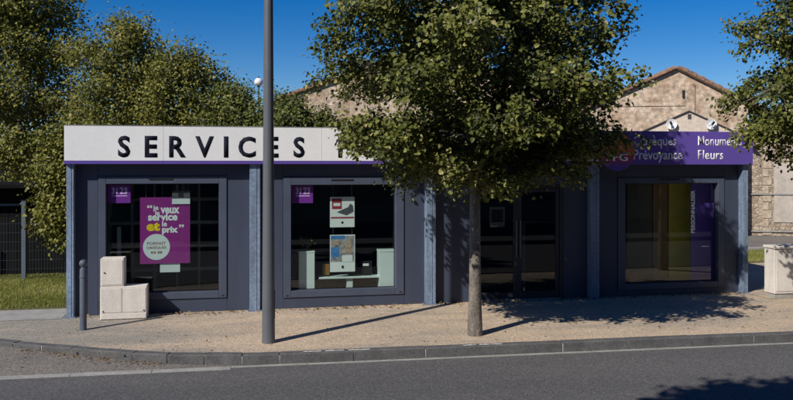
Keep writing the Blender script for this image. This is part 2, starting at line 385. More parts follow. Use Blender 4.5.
def make_tree(name, label, cat, loc, height, profile, trunk_r, clear, nb, nt, nl, leaf, mat, seed, group=None, lean=(0, 0), bark='bark', rise=0.55, tint0=0.45, droop=0.0, spread=0.11, extra=None, skew=0.0, low=0.2, fill=(0.72, 1.06), lowcut=None):
    rng = np.random.default_rng(seed); rnd = random.Random(seed)
    root = empty(name, loc); tag(root, label, cat, group)
    pz = [p[0] for p in profile]; pr = [p[1] for p in profile]
    prof = lambda z: float(np.interp(z, pz, pr))
    K = 12
    tp = []
    wob = [rnd.gauss(0, 0.03) for _ in range(2 * K)]
    for i in range(K + 1):
        t = i / K; z = t * height * 0.93
        k = min(1, max(0, (z - clear * 0.7) / max(clear, 0.5)))
        tp.append((lean[0] * t + (wob[i] * k if i < K else 0), lean[1] * t + (wob[K + i - 1] * k if i < K else 0), z))
    tr = [trunk_r * (1.18 if i == 0 else 1.0) * (1 - 0.25 * min(1, tp[i][2] / max(clear, 0.3))) * (1 - max(0, (tp[i][2] - clear) / (height - clear)) * 0.9) for i in range(K + 1)]
    MB().tube(tp, tr, 12).build('trunk', bark, root, loc=(0, 0, 0), smooth=True)
    limbs = MB(); P = []; N = []; T = []
    tp_v = [Vector(p) for p in tp]
    def trunk_at(z):
        i = min(K - 1, max(0, int(z / (height * 0.93) * K))); a = tp_v[i]; b = tp_v[i + 1]
        return a.lerp(b, min(1, max(0, (z - a.z) / max(1e-6, b.z - a.z))))
    starts = []
    for b in range(nb):
        f = (b + 0.5) / nb
        z0 = clear + (height * 0.9 - clear) * f ** 1.1
        az = b * 2.39996 + rnd.uniform(-0.3, 0.3)
        starts.append((z0, az, None))
    if extra: starts += extra
    for z0, az, ex in starts:
        s = trunk_at(z0)
        if ex is None:
            zt = max(z0 + rnd.uniform(low, 1.0) * rise * max(0.4, prof(z0)) - droop * rnd.random(), pz[0] + 0.25)
            zt = min(zt, height * 0.99); R = prof(zt) * rnd.uniform(*fill) * (1 + skew * math.cos(az))
        else: zt, R = ex
        e = Vector((s.x + R * math.cos(az), s.y + R * math.sin(az), zt))
        m = s.lerp(e, 0.5) + Vector((rnd.gauss(0, 0.08), rnd.gauss(0, 0.08), (0.12 if ex is None else 0.05) * R))
        L = (e - s).length
        pts = [s, s.lerp(m, 0.5) * 1.0, m, m.lerp(e, 0.5) + Vector((0, 0, 0.02 * R)), e]
        r0 = max(0.012, trunk_r * 0.33 * (1 - 0.7 * (z0 - clear) / (height - clear)))
        limbs.tube(pts, [r0, r0 * 0.8, r0 * 0.6, r0 * 0.4, r0 * 0.15], 5)
        bt = rnd.gauss(0, 0.09)
        out = Vector((math.cos(az), math.sin(az), 0.25))
        nt_b = max(4, int(nt * (0.35 + 0.65 * min(1.3, L / max(pr)))))
        for k in range(nt_b):
            t = 0.22 + 0.8 * (k + rnd.random()) / nt_b; t = min(t, 1.0)
            q = (1 - t) ** 2 * s + 2 * t * (1 - t) * m + t * t * e
            d = Vector((rnd.gauss(0, 0.6), rnd.gauss(0, 0.6), rnd.gauss(0.12 - droop * 0.5, 0.45))) + out * 0.55
            d.normalize(); tl = rnd.uniform(0.18, 0.5) * max(pr) / 2.6 * (1.15 - 0.4 * t)
            te = q + d * tl
            limbs.tube([q, q.lerp(te, 0.5) + Vector((0, 0, 0.02)), te], [0.009, 0.006, 0.003], 3)
            ct = bt + rnd.gauss(0, 0.07)
            n = max(4, int(nl * rnd.uniform(0.6, 1.3)))
            tt = rng.random(n) ** 0.7
            base = np.array(q)[None] + np.array(te - q)[None] * tt[:, None]
            pos = base + rng.normal(0, spread * max(pr) / 2.6, (n, 3))
            ctr = np.array([s.x, s.y, prof and (q.z - 0.3)])
            o = pos - ctr; o /= np.linalg.norm(o, axis=1, keepdims=True) + 1e-6
            nn = rng.normal(0, 0.55, (n, 3)) + o * 0.35 + np.array([-0.28, -0.22, 0.62])      # leaves turn to the light
            P.append(pos); N.append(nn); T.append(np.clip(tint0 + ct + rng.normal(0, 0.19, n) + (rng.random(n) > 0.96) * 0.4, 0, 1))
    limbs.build('branches', bark, root, loc=(0, 0, 0), smooth=True)
    P = np.concatenate(P); N = np.concatenate(N); T = np.concatenate(T)
    keep = P[:, 2] > 0.05
    if lowcut: keep &= ~((P[:, 0] < lowcut[0]) & (P[:, 2] < lowcut[1]))      # lopped clear of the sign on that side
    P, N, T = P[keep], N[keep], T[keep]
    me = leaves_mesh('crown', P, N, leaf * rng.uniform(0.65, 1.25, len(P)), T, rng)
    link('crown', me, mat, root, loc=(0, 0, 0))
    return root

# ================================================================== SETTING: ground, road, kerb, pavement
rnd = random.Random(7)
ROAD_Z = -0.13
def sheet(name, mat, poly, z, kind='structure'):
    me = bpy.data.meshes.new(name); me.from_pydata([(x, y, z) for x, y in poly], [], [tuple(range(len(poly)))]); me.update()
    return tag(link(name, me, mat), kind=kind)

sheet('ground', 'ground_dirt', [(-900, -900), (900, -900), (900, 900), (-900, 900)], -0.20)
KERB_Y = lambda x: 10.82 - 0.03 * x                     # straight part of the kerb's front edge
sheet('road', 'asphalt', [(-80, 3.2), (80, 3.2), (80, KERB_Y(80)), (-80, KERB_Y(-80))], ROAD_Z)
# far pavement on the camera's own side
MB().box(-80, 80, -11.0, 3.2, -0.19, 0.0).build('near_pavement', 'asphalt')['kind'] = 'structure'

# kerb front edge: curve at the driveway, then straight; measured from the photograph's kerb top edge
kp = [(-8.2, 15.3), (-6.2, 14.05), (-4.6, 13.15)]
for u, v in ((0, 342.6), (33, 346), (66, 348.5), (98, 351.5), (131, 354), (164, 355.7), (207, 355.9)):
    g = ground(u, v); kp.append((g.x, g.y))
kp.append((0.25, KERB_Y(0.25)))
x = 1.25
while x < 26: kp.append((x, KERB_Y(x))); x += 1.0
# resample to 1 m kerb stones
def resample(pts, step):
    P = [Vector(p) for p in pts]; out = [P[0]]; acc = 0.0
    for a, b in zip(P, P[1:]):
        L = (b - a).length; t = step - acc
        while t <= L:
            out.append(a.lerp(b, t / L)); t += step
        acc = L - (t - step)
    return out
KP = resample(kp, 0.25)
def kp_normal(i):
    a = KP[max(0, i - 1)]; b = KP[min(len(KP) - 1, i + 1)]; d = (b - a).normalized()
    return Vector((-d.y, d.x))                          # towards the pavement
KW = 0.15
# pavement slab behind the kerb (front edge follows the kerb's back)
back = [KP[i] + kp_normal(i) * (KW - 0.02) for i in range(len(KP))]
pav_poly = [(p.x, p.y) for p in back] + [(30, 13.0), (30, 14.5), (-8.2, 15.6)]
pv = MB().prism(pav_poly, 'z', -0.19, -0.004).build('pavement', 'pavement_gravel'); pv['kind'] = 'structure'
# finely tessellated top with a little unevenness
def bumpy_patch(name, mat, x0, x1, y0fun, y1fun, nx, ny, z, amp, seed, kind):
    rr = np.random.default_rng(seed); g = rr.normal(size=(ny + 1, nx + 1))
    for _ in range(2):
        g = (g + np.roll(g, 1, 0) + np.roll(g, -1, 0) + np.roll(g, 1, 1) + np.roll(g, -1, 1)) / 5
    V = []
    for j in range(ny + 1):
        for i in range(nx + 1):
            X = x0 + (x1 - x0) * i / nx; Y = y0fun(X) + (y1fun(X) - y0fun(X)) * j / ny
            V.append((X, Y, z + amp * float(g[j, i])))
    Fc = [(j * (nx + 1) + i, j * (nx + 1) + i + 1, (j + 1) * (nx + 1) + i + 1, (j + 1) * (nx + 1) + i) for j in range(ny) for i in range(nx)]
    me = bpy.data.meshes.new(name); me.from_pydata(V, [], Fc); me.update(); me.polygons.foreach_set('use_smooth', [True] * len(me.polygons))
    return tag(link(name, me, mat), kind=kind)

# kerb: one stone every metre, joints open, a few with pale mortar
kerb = empty('kerb', (0, 10.8, -0.19)); kerb['kind'] = 'structure'
i = 0; JOINTS = []
while i + 4 < len(KP):
    st = 2 if KP[i].x < 0.3 else 4                       # short stones round the curve
    ids = list(range(i, i + st + 1)); front = []; rear = []
    for j in ids:
        p = KP[j]; n = kp_normal(j)
        if j == ids[0]: p = p + (KP[j + 1] - KP[j]).normalized() * 0.007
        if j == ids[-1]: p = p - (KP[j] - KP[j - 1]).normalized() * 0.007
        front.append(p); rear.append(p + n * KW)
    dz = rnd.uniform(-0.004, 0.005); sh = rnd.uniform(-0.006, 0.006)
    # dropped kerb towards the driveway
    mb = MB(); b = 0
    for p, r, j in zip(front, rear, ids):
        h = 0.012 + dz
        n = kp_normal(j)
        mb.v += [(p.x + n.x * sh, p.y + n.y * sh, -0.19), (p.x + n.x * (sh + 0.006), p.y + n.y * (sh + 0.006), h - 0.014), (p.x + n.x * (sh + 0.02), p.y + n.y * (sh + 0.02), h), (r.x, r.y, h), (r.x, r.y, -0.19)]
    for s_ in range(st):
        for t in range(4): mb.f.append((s_ * 5 + t, s_ * 5 + 5 + t, s_ * 5 + 6 + t, s_ * 5 + 1 + t))
    mb.f.append((0, 1, 2, 3, 4)); mb.f.append(tuple(5 * st + t for t in (4, 3, 2, 1, 0)))
    mb.build('kerb_stone', 'kerb_stone', kerb)
    JOINTS.append(i); i += st
# pale mortar filling in the joints
for j in JOINTS:
    p = KP[j]; n = kp_normal(j); d = Vector((n.y, -n.x))
    if p.x > 12: continue
    w = 0.0065
    pl = [(p + n * 0.012 - d * w), (p + n * 0.012 + d * w), (p + n * (KW - 0.01) + d * w), (p + n * (KW - 0.01) - d * w)]
    MB().prism([(a.x, a.y) for a in pl], 'z', -0.19, rnd.choice([-0.005, -0.01, 0.004])).build('kerb_joint', 'mortar_pale' if rnd.random() < 0.4 else 'concrete', kerb)

# worn white paint left on the kerb's top edge
for u0, u1, v in ((303, 322, 352.6), (326, 345, 352.2), (349, 372, 351.6), (464, 478, 346.8), (481, 505, 346)):
    pa = ground(u0, v, 0.015); pb = ground(u1, v, 0.015); m_ = MB(); k = 7; top = []; bot = []
    for t in range(k + 1):
        x_ = pa.x + (pb.x - pa.x) * t / k; y_ = KERB_Y(x_)
        bot.append((x_, y_ + 0.024 + rnd.uniform(0, 0.012))); top.append((x_, y_ + rnd.uniform(0.045, 0.085)))
    m_.prism(bot + top[::-1], 'z', 0.0185, 0.0195).build('paint_mark', 'mortar_pale', kerb)

# gutter channel: a flush pale concrete strip along the straight kerb line
gut = empty('gutter', (0, 10.7, ROAD_Z)); gut['kind'] = 'structure'
x = -14.0
while x < 14:
    x1 = x + 1.0 - 0.008
    wd = 0.16 if x < -0.6 else 0.07
    MB().prism([(x, KERB_Y(x) - wd), (x1, KERB_Y(x1) - wd), (x1, KERB_Y(x1) - 0.002), (x, KERB_Y(x) - 0.002)], 'z', -0.18, ROAD_Z + 0.006 + rnd.uniform(-0.001, 0.002)).build('gutter_slab', 'concrete', gut)
    x += 1.0

# driveway apron between gutter and the curving kerb, ramping up to the left
nx = 40
V = []; Fc = []
for j in range(len(KP)):
    p = KP[j]
    if p.x > 0.2: break
    k = min(1, max(0, (-p.x - 0.2) / 3.2)); ky = KERB_Y(p.x) + 0.001
    for t in range(6):
        f = t / 5
        y = ky + (max(p.y + 0.02, ky + 0.005) - ky) * f
        V.append((p.x, y, ROAD_Z + 0.004 + f * k * 0.085))
jn = len(V) // 6
for j in range(jn - 1):
    for t in range(5): Fc.append((j * 6 + t, (j + 1) * 6 + t, (j + 1) * 6 + t + 1, j * 6 + t + 1))
me = bpy.data.meshes.new('driveway'); me.from_pydata(V, [], Fc); me.update(); tag(link('driveway', me, 'apron_grit'), kind='structure')
# wide asphalt lot left of the curve
sheet('side_lane', 'apron_grit', [(-40, 11.9), (-8.19, KERB_Y(-8.2) + 0.01), (-8.19, 15.3), (-40, 15.3)], -0.035)

# path and lawn left of the shop
gA = ground(0, 313); gB = ground(66, 313)
sheet('garden_path', 'concrete', [(-30, 14.05), (-2.75, 14.05), (-2.75, 15.05), (-30, 15.05)], 0.002)
MB().box(-30, -2.75, 15.05, 30, -0.15, 0.03).build('lawn', 'ground_dirt')['kind'] = 'structure'
# right of the shop: paving, lawn strip, car park
sheet('side_paving', 'pavement_gravel', [(10.0, 13.4), (60, 13.4), (60, 18.4), (10.0, 18.4)], 0.003)
MB().box(10.4, 60, 18.4, 20.8, -0.15, 0.04).build('grass_strip', 'ground_dirt')['kind'] = 'structure'
box('car_park_kerb', 'concrete', None, 10.4, 60, 20.8, 20.98, -0.15, 0.12, bevel=0.01)['kind'] = 'structure'
sheet('car_park', 'apron_grit', [(10.4, 20.98), (60, 20.98), (60, 32), (10.4, 32)], -0.01)

def grass(name, label, x0, x1, y0, y1, n, h, seed, z=0.03):
    r = np.random.default_rng(seed)
    pos = np.stack([r.uniform(x0, x1, n), r.uniform(y0, y1, n), np.full(n, z)], 1)
    ax = np.stack([r.normal(0, 0.45, n), r.normal(0, 0.45, n), np.ones(n)], 1); ax /= np.linalg.norm(ax, axis=1, keepdims=True)
    a = r.uniform(0, 6.28, n); sd = np.stack([np.cos(a), np.sin(a), np.zeros(n)], 1)
    hh = (h * r.uniform(0.4, 1.3, n))[:, None]; w = 0.006
    P = np.empty((n, 3, 3)); P[:, 0] = pos - sd * w; P[:, 1] = pos + sd * w; P[:, 2] = pos + ax * hh
    me = bpy.data.meshes.new(name); me.vertices.add(n * 3); me.vertices.foreach_set('co', P.ravel())
    me.loops.add(n * 3); me.loops.foreach_set('vertex_index', np.arange(n * 3, dtype=np.int32))
    me.polygons.add(n); me.polygons.foreach_set('loop_start', np.arange(n, dtype=np.int32) * 3); me.update(calc_edges=True)
    t = np.clip(0.5 + 0.25 * np.sin(pos[:, 0] * 1.7 + 1) * np.sin(pos[:, 1] * 2.3) + r.normal(0, 0.16, n), 0, 1)
    at = me.attributes.new('tint', 'FLOAT', 'FACE'); at.data.foreach_set('value', t.astype(np.float32))
    return tag(link(name, me, 'grass_blade'), label, 'grass', kind='stuff')
grass('grass', 'sunlit green lawn left of the shop', -7.2, -2.8, 15.08, 19.5, 60000, 0.055, 3)
grass('grass', 'narrow grass strip behind the pale cabinet right of the shop', 10.45, 15.5, 18.42, 20.78, 16000, 0.06, 4, 0.04)

# ================================================================== THE SHOP
YF = 14.12                                              # plane of the column faces
YW = YF + 0.15                                          # plane of the wall panels
YG = YW + 0.10                                          # plane of the glass
YS = YF - 0.06                                          # plane of the sign faces
X0 = on_y(67, 200, YF)[0]; X1 = on_y(750.5, 200, YF)[0]
ZS0 = on_y(64, 164, YS)[1]; ZS1 = on_y(64, 125.3, YS)[1]  # sign band
cols_x = [on_y(u, 200, YF)[0] for u in (70, 255, 431, 595, 745.5)]
DEPTH = 7.2
YB = YW + DEPTH
shop = empty('shop_building', ((X0 + X1) / 2, YW, 0))
tag(shop, 'low single-storey shop with slate blue panels and steel columns behind the street tree', 'shop')

# columns: channel-shaped steel, with a groove and a foot plate
for k, cx in enumerate(cols_x):
    w = 0.09 if 0 < k < 4 else 0.058
    z1 = ZS0 + 0.02
    pr = [(-w, 0), (w * 0.35, 0), (w * 0.35, 0.012), (w * 0.5, 0.012), (w * 0.5, 0), (w, 0), (w, 0.147), (-w, 0.147)]
    c = MB().prism([(cx + a, YF + b) for a, b in pr], 'z', 0.012, z1).build('column', 'column', shop, bevel=0.004)
    MB().box(cx - w - 0.03, cx + w + 0.03, YF - 0.03, YF + 0.146, -0.003, 0.012).build('foot_plate', 'column', c)

# window openings per bay
wins = [dict(o=(98, 227, 176.5, 297.5), g=(106, 219, 184, 291)), dict(o=(283, 404, 177, 294), g=(291, 395.5, 185, 287.5)), None,
        dict(o=(617.5, 724, 177.5, 287), g=(625, 717.5, 183.5, 281))]
def wpx(u, v, Y): return on_y(u, v, Y)
ZT = ZS0 + 0.25                                         # wall top, hidden behind the signs
bay_edges = []
for k in range(4): bay_edges.append((cols_x[k], cols_x[k + 1]))
door_o = (474, 563, 185.5, 297)
panes = []
for k in range(4):
    a, b = bay_edges[k]
    if k == 0: a = X0 + 0.005
    if k == 3: b = X1 - 0.005
    o = wins[k]['o'] if wins[k] else door_o
    mid = (o[2] + o[3]) / 2
    xa, zt = wpx(o[0], o[2], YW); xb, zb = wpx(o[1], o[3], YW)
    if k == 2: zb = 0.02
    g = 0.003
    t = 0.12
    box('wall_panel', 'panel', shop, a + g, xa - g, YW, YW + t, 0.0, ZT, bevel=0.003)
    box('wall_panel', 'panel', shop, xb + g, b - g, YW, YW + t, 0.0, ZT, bevel=0.003)
    box('wall_panel', 'panel', shop, xa, xb, YW + 0.001, YW + t, zt + g, ZT, bevel=0.003)
    if k != 2: box('wall_panel', 'panel', shop, xa, xb, YW + 0.001, YW + t, 0.0, zb - g, bevel=0.003)
    # plinth strip at the foot
    if wins[k]:
        gl = wins[k]['g']
        ga, gt = wpx(gl[0], gl[2], YW); gb, gbz = wpx(gl[1], gl[3], YW)
        win = empty('window', ((xa + xb) / 2, YW, zb)); win.parent = shop; win.location = Vector(((xa + xb) / 2, YW, zb)) - shop.location
        f0 = YW - 0.022; f1 = YW + 0.115
        box('frame', 'frame', win, xa + 0.004, ga, f0, f1, zb, zt, bevel=0.006)
        box('frame', 'frame', win, gb, xb - 0.004, f0, f1, zb, zt, bevel=0.006)
        box('frame', 'frame', win, ga + 0.001, gb - 0.001, f0 + 0.001, f1, gt, zt - 0.001, bevel=0.006)
        box('frame', 'frame', win, ga + 0.001, gb - 0.001, f0 + 0.001, f1, zb + 0.001, gbz, bevel=0.006)
        box('pane', 'glass', win, ga - 0.01, gb + 0.01, YG, YG + 0.008, gbz - 0.01, gt + 0.01)
        # glazing bead, dark gasket
        gk = MB()
        gk.box(ga + 0.0005, ga + 0.012, YG - 0.012, YG - 0.001, gbz + 0.001, gt - 0.001).box(gb - 0.012, gb - 0.0005, YG - 0.012, YG - 0.001, gbz + 0.001, gt - 0.001)
        gk.box(ga + 0.013, gb - 0.013, YG - 0.012, YG - 0.001, gt - 0.012, gt - 0.001).box(ga + 0.013, gb - 0.013, YG - 0.012, YG - 0.001, gbz + 0.001, gbz + 0.012)
        gk.build('gasket', 'black_plastic', win)
        vc = (xa + xb) / 2 - 0.02 * (xb - xa)
        box('trickle_vent', 'black_plastic', win, vc - 0.2, vc + 0.2, f0 - 0.012, f0, (gt + zt) / 2 + 0.005, (gt + zt) / 2 + 0.03, bevel=0.003)
        for sx in (xa + 0.07, xb - 0.07):
            box('drain_cap', 'black_plastic', win, sx - 0.02, sx + 0.02, f0 - 0.008, f0, zb + 0.035, zb + 0.05)
        wins[k]['w'] = (ga, gb, gbz, gt)
    else:
        DO = (xa, xb, zb, zt)
# party panels at the back, sides, roof, floor
box('side_wall', 'panel', shop, X0 + 0.004, X0 + 0.12, YW + 0.125, YB, 0.0, ZT)
box('side_wall', 'panel', shop, X1 - 0.12, X1 - 0.004, YW + 0.125, YB, 0.0, ZT)
box('rear_wall', 'panel', shop, X0 + 0.13, X1 - 0.13, YB - 0.12, YB - 0.002, 0.0, ZT)
roof = box('roof', 'roofing', shop, X0 - 0.02, X1 + 0.02, YW + 0.03, YB + 0.05, ZT + 0.002, ZT + 0.12)
box('roof_flashing', 'zinc', roof, X0 - 0.03, X1 + 0.03, YB + 0.051, YB + 0.09, ZT - 0.05, ZT + 0.2)
box('shop_floor', 'interior_floor', shop, X0 + 0.125, X1 - 0.125, YW + 0.13, YB - 0.125, -0.1, 0.015)
box('ceiling', 'interior_dark', shop, X0 + 0.125, X1 - 0.125, YW + 0.13, YB - 0.125, ZS0 - 0.02, ZS0 + 0.02)
box('back_lining', 'interior_dark', shop, X0 + 0.125, X1 - 0.125, YW + 2.6, YW + 2.65, 0.02, ZS0 - 0.022)
for cx in cols_x[1:4]:
    box('partition', 'interior_dark', shop, cx - 0.04, cx + 0.04, YW + 0.13, YW + 2.59, 0.02, ZS0 - 0.022)
# soffit under the sign band
box('soffit', 'door_frame', shop, X0, X1, YF + 0.002, YW - 0.002, ZS0 + 0.03, ZS0 + 0.05)

# doors: glazed double door, with a transom and pulls
xa, xb, zb, zt = DO
xm = wpx(518, 240, YW)[0]
fy0, fy1 = YW - 0.01, YW + 0.11
df = MB(); w = 0.055
box('door_frame', 'door_frame', shop, xa + 0.004, xa + w, fy0, fy1, 0.0, zt, bevel=0.004)
box('door_frame', 'door_frame', shop, xb - w, xb - 0.004, fy0, fy1, 0.0, zt, bevel=0.004)
box('door_frame', 'door_frame', shop, xa + w + 0.001, xb - w - 0.001, fy0, fy1, zt - w, zt, bevel=0.004)
box('threshold', 'zinc', shop, xa + w + 0.001, xb - w - 0.001, fy0 - 0.03, fy1, 0.0, 0.02, bevel=0.004)
for (p, q, hs) in ((xa + w + 0.004, xm - 0.003, 1), (xm + 0.003, xb - w - 0.004, -1)):
    d = empty('door', ((p + q) / 2, YW, 0)); d.parent = shop; d.location = Vector(((p + q) / 2, YW, 0)) - shop.location
    y0, y1 = YW + 0.02, YW + 0.075
    s = 0.075; zt2 = zt - w - 0.004
    box('stile', 'door_frame', d, p, p + s, y0, y1, 0.024, zt2, bevel=0.004)
    box('stile', 'door_frame', d, q - s, q, y0, y1, 0.024, zt2, bevel=0.004)
    box('rail', 'door_frame', d, p + s + 0.001, q - s - 0.001, y0, y1, zt2 - s, zt2, bevel=0.004)
    box('rail', 'door_frame', d, p + s + 0.001, q - s - 0.001, y0, y1, 0.024, 0.15, bevel=0.004)
    box('pane', 'glass_door', d, p + s - 0.01, q - s + 0.01, YW + 0.045, YW + 0.053, 0.14, zt2 - s + 0.01)
    hx = (q - 0.037) if hs == 1 else (p + 0.037)
    hm = MB(); hm.tube([(hx, y0 - 0.05, 0.8), (hx, y0 - 0.05, 1.5)], [0.014, 0.014], 10)
    hm.tube([(hx, y0, 0.88), (hx, y0 - 0.05, 0.88)], [0.009, 0.009], 8).tube([(hx, y0, 1.42), (hx, y0 - 0.05, 1.42)], [0.009, 0.009], 8)
    hm.build('pull_handle', 'pole_grey', d, smooth=True)
# notice on the left leaf
nx0, nz1 = on_y(490, 207, YW + 0.04); nx1, nz0 = on_y(505, 227, YW + 0.04)
nt_ = empty('notice', ((nx0 + nx1) / 2, YW + 0.043, nz0)); tag(nt_, 'small grey printed notice stuck on the glass door', 'notice')
box('sheet', 'poster_pale', nt_, nx0, nx1, YW + 0.057, YW + 0.061, nz0, nz1)
box('print', 'poster_grey', nt_, nx0 + 0.03, nx1 - 0.03, YW + 0.0548, YW + 0.0562, nz0 + 0.09, nz1 - 0.05)

# reception desk seen dimly through the right leaf
Yd = YW + 0.9
xa_, zt_ = on_y(523, 221, Yd); xb_, _ = on_y(566, 221, Yd)
dk = empty('reception_desk', ((xa_ + xb_) / 2, Yd + 0.3, 0.016)); tag(dk, 'dark reception desk with pale edge behind the right door leaf', 'desk')
box('front_panel', 'black_wood', dk, xa_ + 0.05, xb_ - 0.05, Yd + 0.03, Yd + 0.06, 0.016, zt_ - 0.045)
box('side_panel', 'poster_pale', dk, xa_, xa_ + 0.045, Yd, Yd + 0.6, 0.016, zt_ - 0.045, bevel=0.004)
box('side_panel', 'poster_pale', dk, xb_ - 0.045, xb_, Yd, Yd + 0.6, 0.016, zt_ - 0.045, bevel=0.004)
box('desk_top', 'poster_pale', dk, xa_ - 0.02, xb_ + 0.02, Yd - 0.03, Yd + 0.62, zt_ - 0.044, zt_, bevel=0.006)

# ------------------------------------------------------------------ sign band
XSA = on_y(64, 140, YS)[0]; XSM = on_y(600, 140, YS)[0]; XSB = on_y(752, 140, YS)[0]
ws = empty('fascia_sign', ((XSA + XSM) / 2, YS, ZS0)); tag(ws, 'long white fascia sign with dark spaced capitals above the shop windows', 'sign')
n_pan = 4
seams = [XSA, on_y(163.5, 140, YS)[0], on_y(322, 140, YS)[0], on_y(468, 140, YS)[0], XSM]
ZT_ = ZS0 + 0.055
for a, b in zip(seams, seams[1:]):
    box('fascia_panel', 'fascia', ws, a + 0.0015, b - 0.0015, YS, YS + 0.20, ZT_, ZS1, bevel=0.003)
    box('purple_trim', 'trim_purple', ws, a, b, YS - 0.006, YS + 0.20, ZS0, ZT_ - 0.001, bevel=0.002)
    box('cap_flashing', 'zinc', ws, a, b, YS - 0.004, YS + 0.22, ZS1 + 0.001, ZS1 + 0.012)
zl0 = on_y(180, 157.3, YS)[1]; zl1 = on_y(180, 136, YS)[1]
word = 'SERVICES FUNÉRAIRES'
cx_px = [124, 151, 177.5, 204.5, 226, 247, 272.5, 299, None, 343.5, 369, 395, 420, 445, 470, 489, 508, 532, 556]
HL = zl1 - zl0
for ch, u in zip(word, cx_px):
    if u is None: continue
    hh = HL * (1.28 if ch == 'É' else 1.0)
    me, wd = text_mesh(ch, hh, None, 0.004, 0.028)
    if ch != 'I':
        for v_ in me.vertices: v_.co.x *= 0.92
        wd *= 0.92
    xc = on_y(u, 146, YS)[0]
    link('letter', me, 'letter_dark', ws, loc=Vector((xc - wd / 2, YS - 0.0015, zl0)) - ws.location)

ps = empty('purple_sign', ((XSM + XSB) / 2, YS, ZS0)); tag(ps, 'purple sign with white lettering and round orange logo below the gable', 'sign')
YP = YS - 0.03
zpt = on_y(700, 131.5, YP)[1]
box('sign_board', 'sign_purple', ps, XSM + 0.004, XSB, YP, YS + 0.20, ZS0 - 0.01, zpt, bevel=0.004)
for s_, u0, u1, v0, v1 in (('Obsèques', 633.5, 676.5, 135.5, 148.5), ('Prévoyance', 633.5, 682.5, 149.5, 162.5), ('Monuments', 698, 742, 136.0, 146), ('Fleurs', 698, 723.5, 150, 159.5)):
    xa, _ = on_y(u0, v0, YP); xb, za = on_y(u1, v1, YP); _, zz = on_y(u0, v0, YP)
    me, wd = text_mesh(s_, zz - za, xb - xa, 0.0015, 0.012)
    link('lettering', me, 'letter_white', ps, loc=Vector((xa, YP - 0.0015, za)) - ps.location)
lx, lz = on_y(617, 152, YP - 0.03); lr = 0.36
mb = MB(); mb.lathe([(lr, 0), (lr, 0.05)], seg=40)
mb.v = [(x, -z, y) for x, y, z in mb.v]
disc = mb.build('logo_disc', 'logo_disc', ps, loc=Vector((lx, YP - 0.001, lz)) - ps.location, bevel=0.004)
me, wd = text_mesh('PFG', 0.145, 0.44, 0.006, 0.015)
link('lettering', me, 'letter_white', disc, loc=Vector((-wd / 2 - 0.01, -0.0515, -0.17)))

# ------------------------------------------------------------------ window displays (everything stands on low platforms behind the glass)
PZ = 0.16
plats = []
for k in (0, 1, 3):
    ga, gb, z0, z1 = wins[k]['w']
    p_ = MB().box(ga - 0.05, gb + 0.05, YG + 0.03, YG + 0.95, 0.0155, PZ).build('display_platform', 'platform_grey' if k == 0 else 'interior_floor', shop)
def sticker(u0, u1, v0, v1, label):
    Y = YG - 0.004
    xa, zt = on_y(u0, v0, Y); xb, zb = on_y(u1, v1, Y)
    r = empty('phone_sticker', ((xa + xb) / 2, Y, zb)); tag(r, label, 'sticker', 'purple phone number stickers')
    box('sheet', 'sticker_purple', r, xa, xb, Y, Y + 0.003, zb, zt)
    h = zt - zb; w = xb - xa
    for s_, px in (('31', 0.20), ('23', 0.54)):
        me, wd = text_mesh(s_, h * 0.36, w * (0.24 if s_ == '31' else 0.32), 0, 0.02)
        link('lettering', me, 'sticker_text', r, loc=Vector((xa + w * px, Y - 0.0012, zb + h * 0.5)) - r.location)
    box('print', 'sticker_text', r, xa + w * 0.2, xa + w * 0.86, Y - 0.0014, Y - 0.0006, zb + h * 0.38, zb + h * 0.42)
sticker(107, 130.5, 185, 203, 'purple sticker reading 31 23 above the dark grid shelf')
sticker(291.5, 313, 185, 203, 'purple sticker reading 31 23 on the window with hanging display boards')

# magenta poster hung inside the first window
Y = YG + 0.03
xa, zt = on_y(140, 197.5, Y); xb, zb = on_y(190, 263, Y); W = xb - xa; H = zt - zb
r = empty('magenta_poster', ((xa + xb) / 2, Y, zb)); tag(r, 'large magenta poster with yellow and white slogan in the window', 'poster')
box('sheet', 'poster_magenta', r, xa, xb, Y, Y + 0.006, zb, zt)
def P_(u, v): x_, z_ = on_y(u, v, Y); return x_, z_
for s_, u0, u1, v0, v1, mt, bo in (('“', 147, 152.2, 205.0, 208, 'poster_white', 0.03), ('je', 153, 158.5, 205.5, 211.5, 'poster_white', 0.03), ('le', 155.2, 159.8, 210.3, 215.5, 'poster_white', 0.03),
        ('veux', 160.5, 179.5, 207.5, 213.5, 'poster_white', 0.04), ('service', 148, 177.5, 213.5, 220.5, 'poster_white', 0.04),
        ('et', 146.5, 160, 222, 231, 'poster_yellow', 0.06), ('le', 162, 167, 221, 226.5, 'poster_white', 0.03), ('prix', 162, 178, 226.5, 234.5, 'poster_white', 0.05), ('”', 179, 184, 224.5, 227.5, 'poster_white', 0.03)):
    a, t_ = P_(u0, v0); b, c_ = P_(u1, v1)
    me, wd = text_mesh(s_, t_ - c_, b - a, 0, bo)
    link('lettering', me, mt, r, loc=Vector((a, Y - 0.0012, c_)) - r.location)
cxp, czp = P_(156.5, 247); rr_ = P_(170, 247)[0] - cxp
mb = MB(); mb.lathe([(rr_, 0), (rr_, 0.0012)], seg=36); mb.v = [(x_, -z_, y_) for x_, y_, z_ in mb.v]
seal = mb.build('round_seal', 'poster_pale', r, loc=Vector((cxp, Y - 0.0008, czp)) - r.location)
for s_, hw, z_, h_ in (('FORFAIT', 0.155, 0.035, 0.052), ('OBSÈQUES', 0.165, -0.04, 0.06), ):
    me, wd = text_mesh(s_, h_, hw * 2, 0, 0.02); link('lettering', me, 'text_brown', seal, loc=(-hw, -0.0022, z_))
for kx in (-0.09, -0.045, 0.02, 0.06):
    MB().box(kx, kx + 0.03, -0.0026, -0.0018, -0.115, -0.075).build('print', 'text_brown', seal, loc=(0, 0, 0))
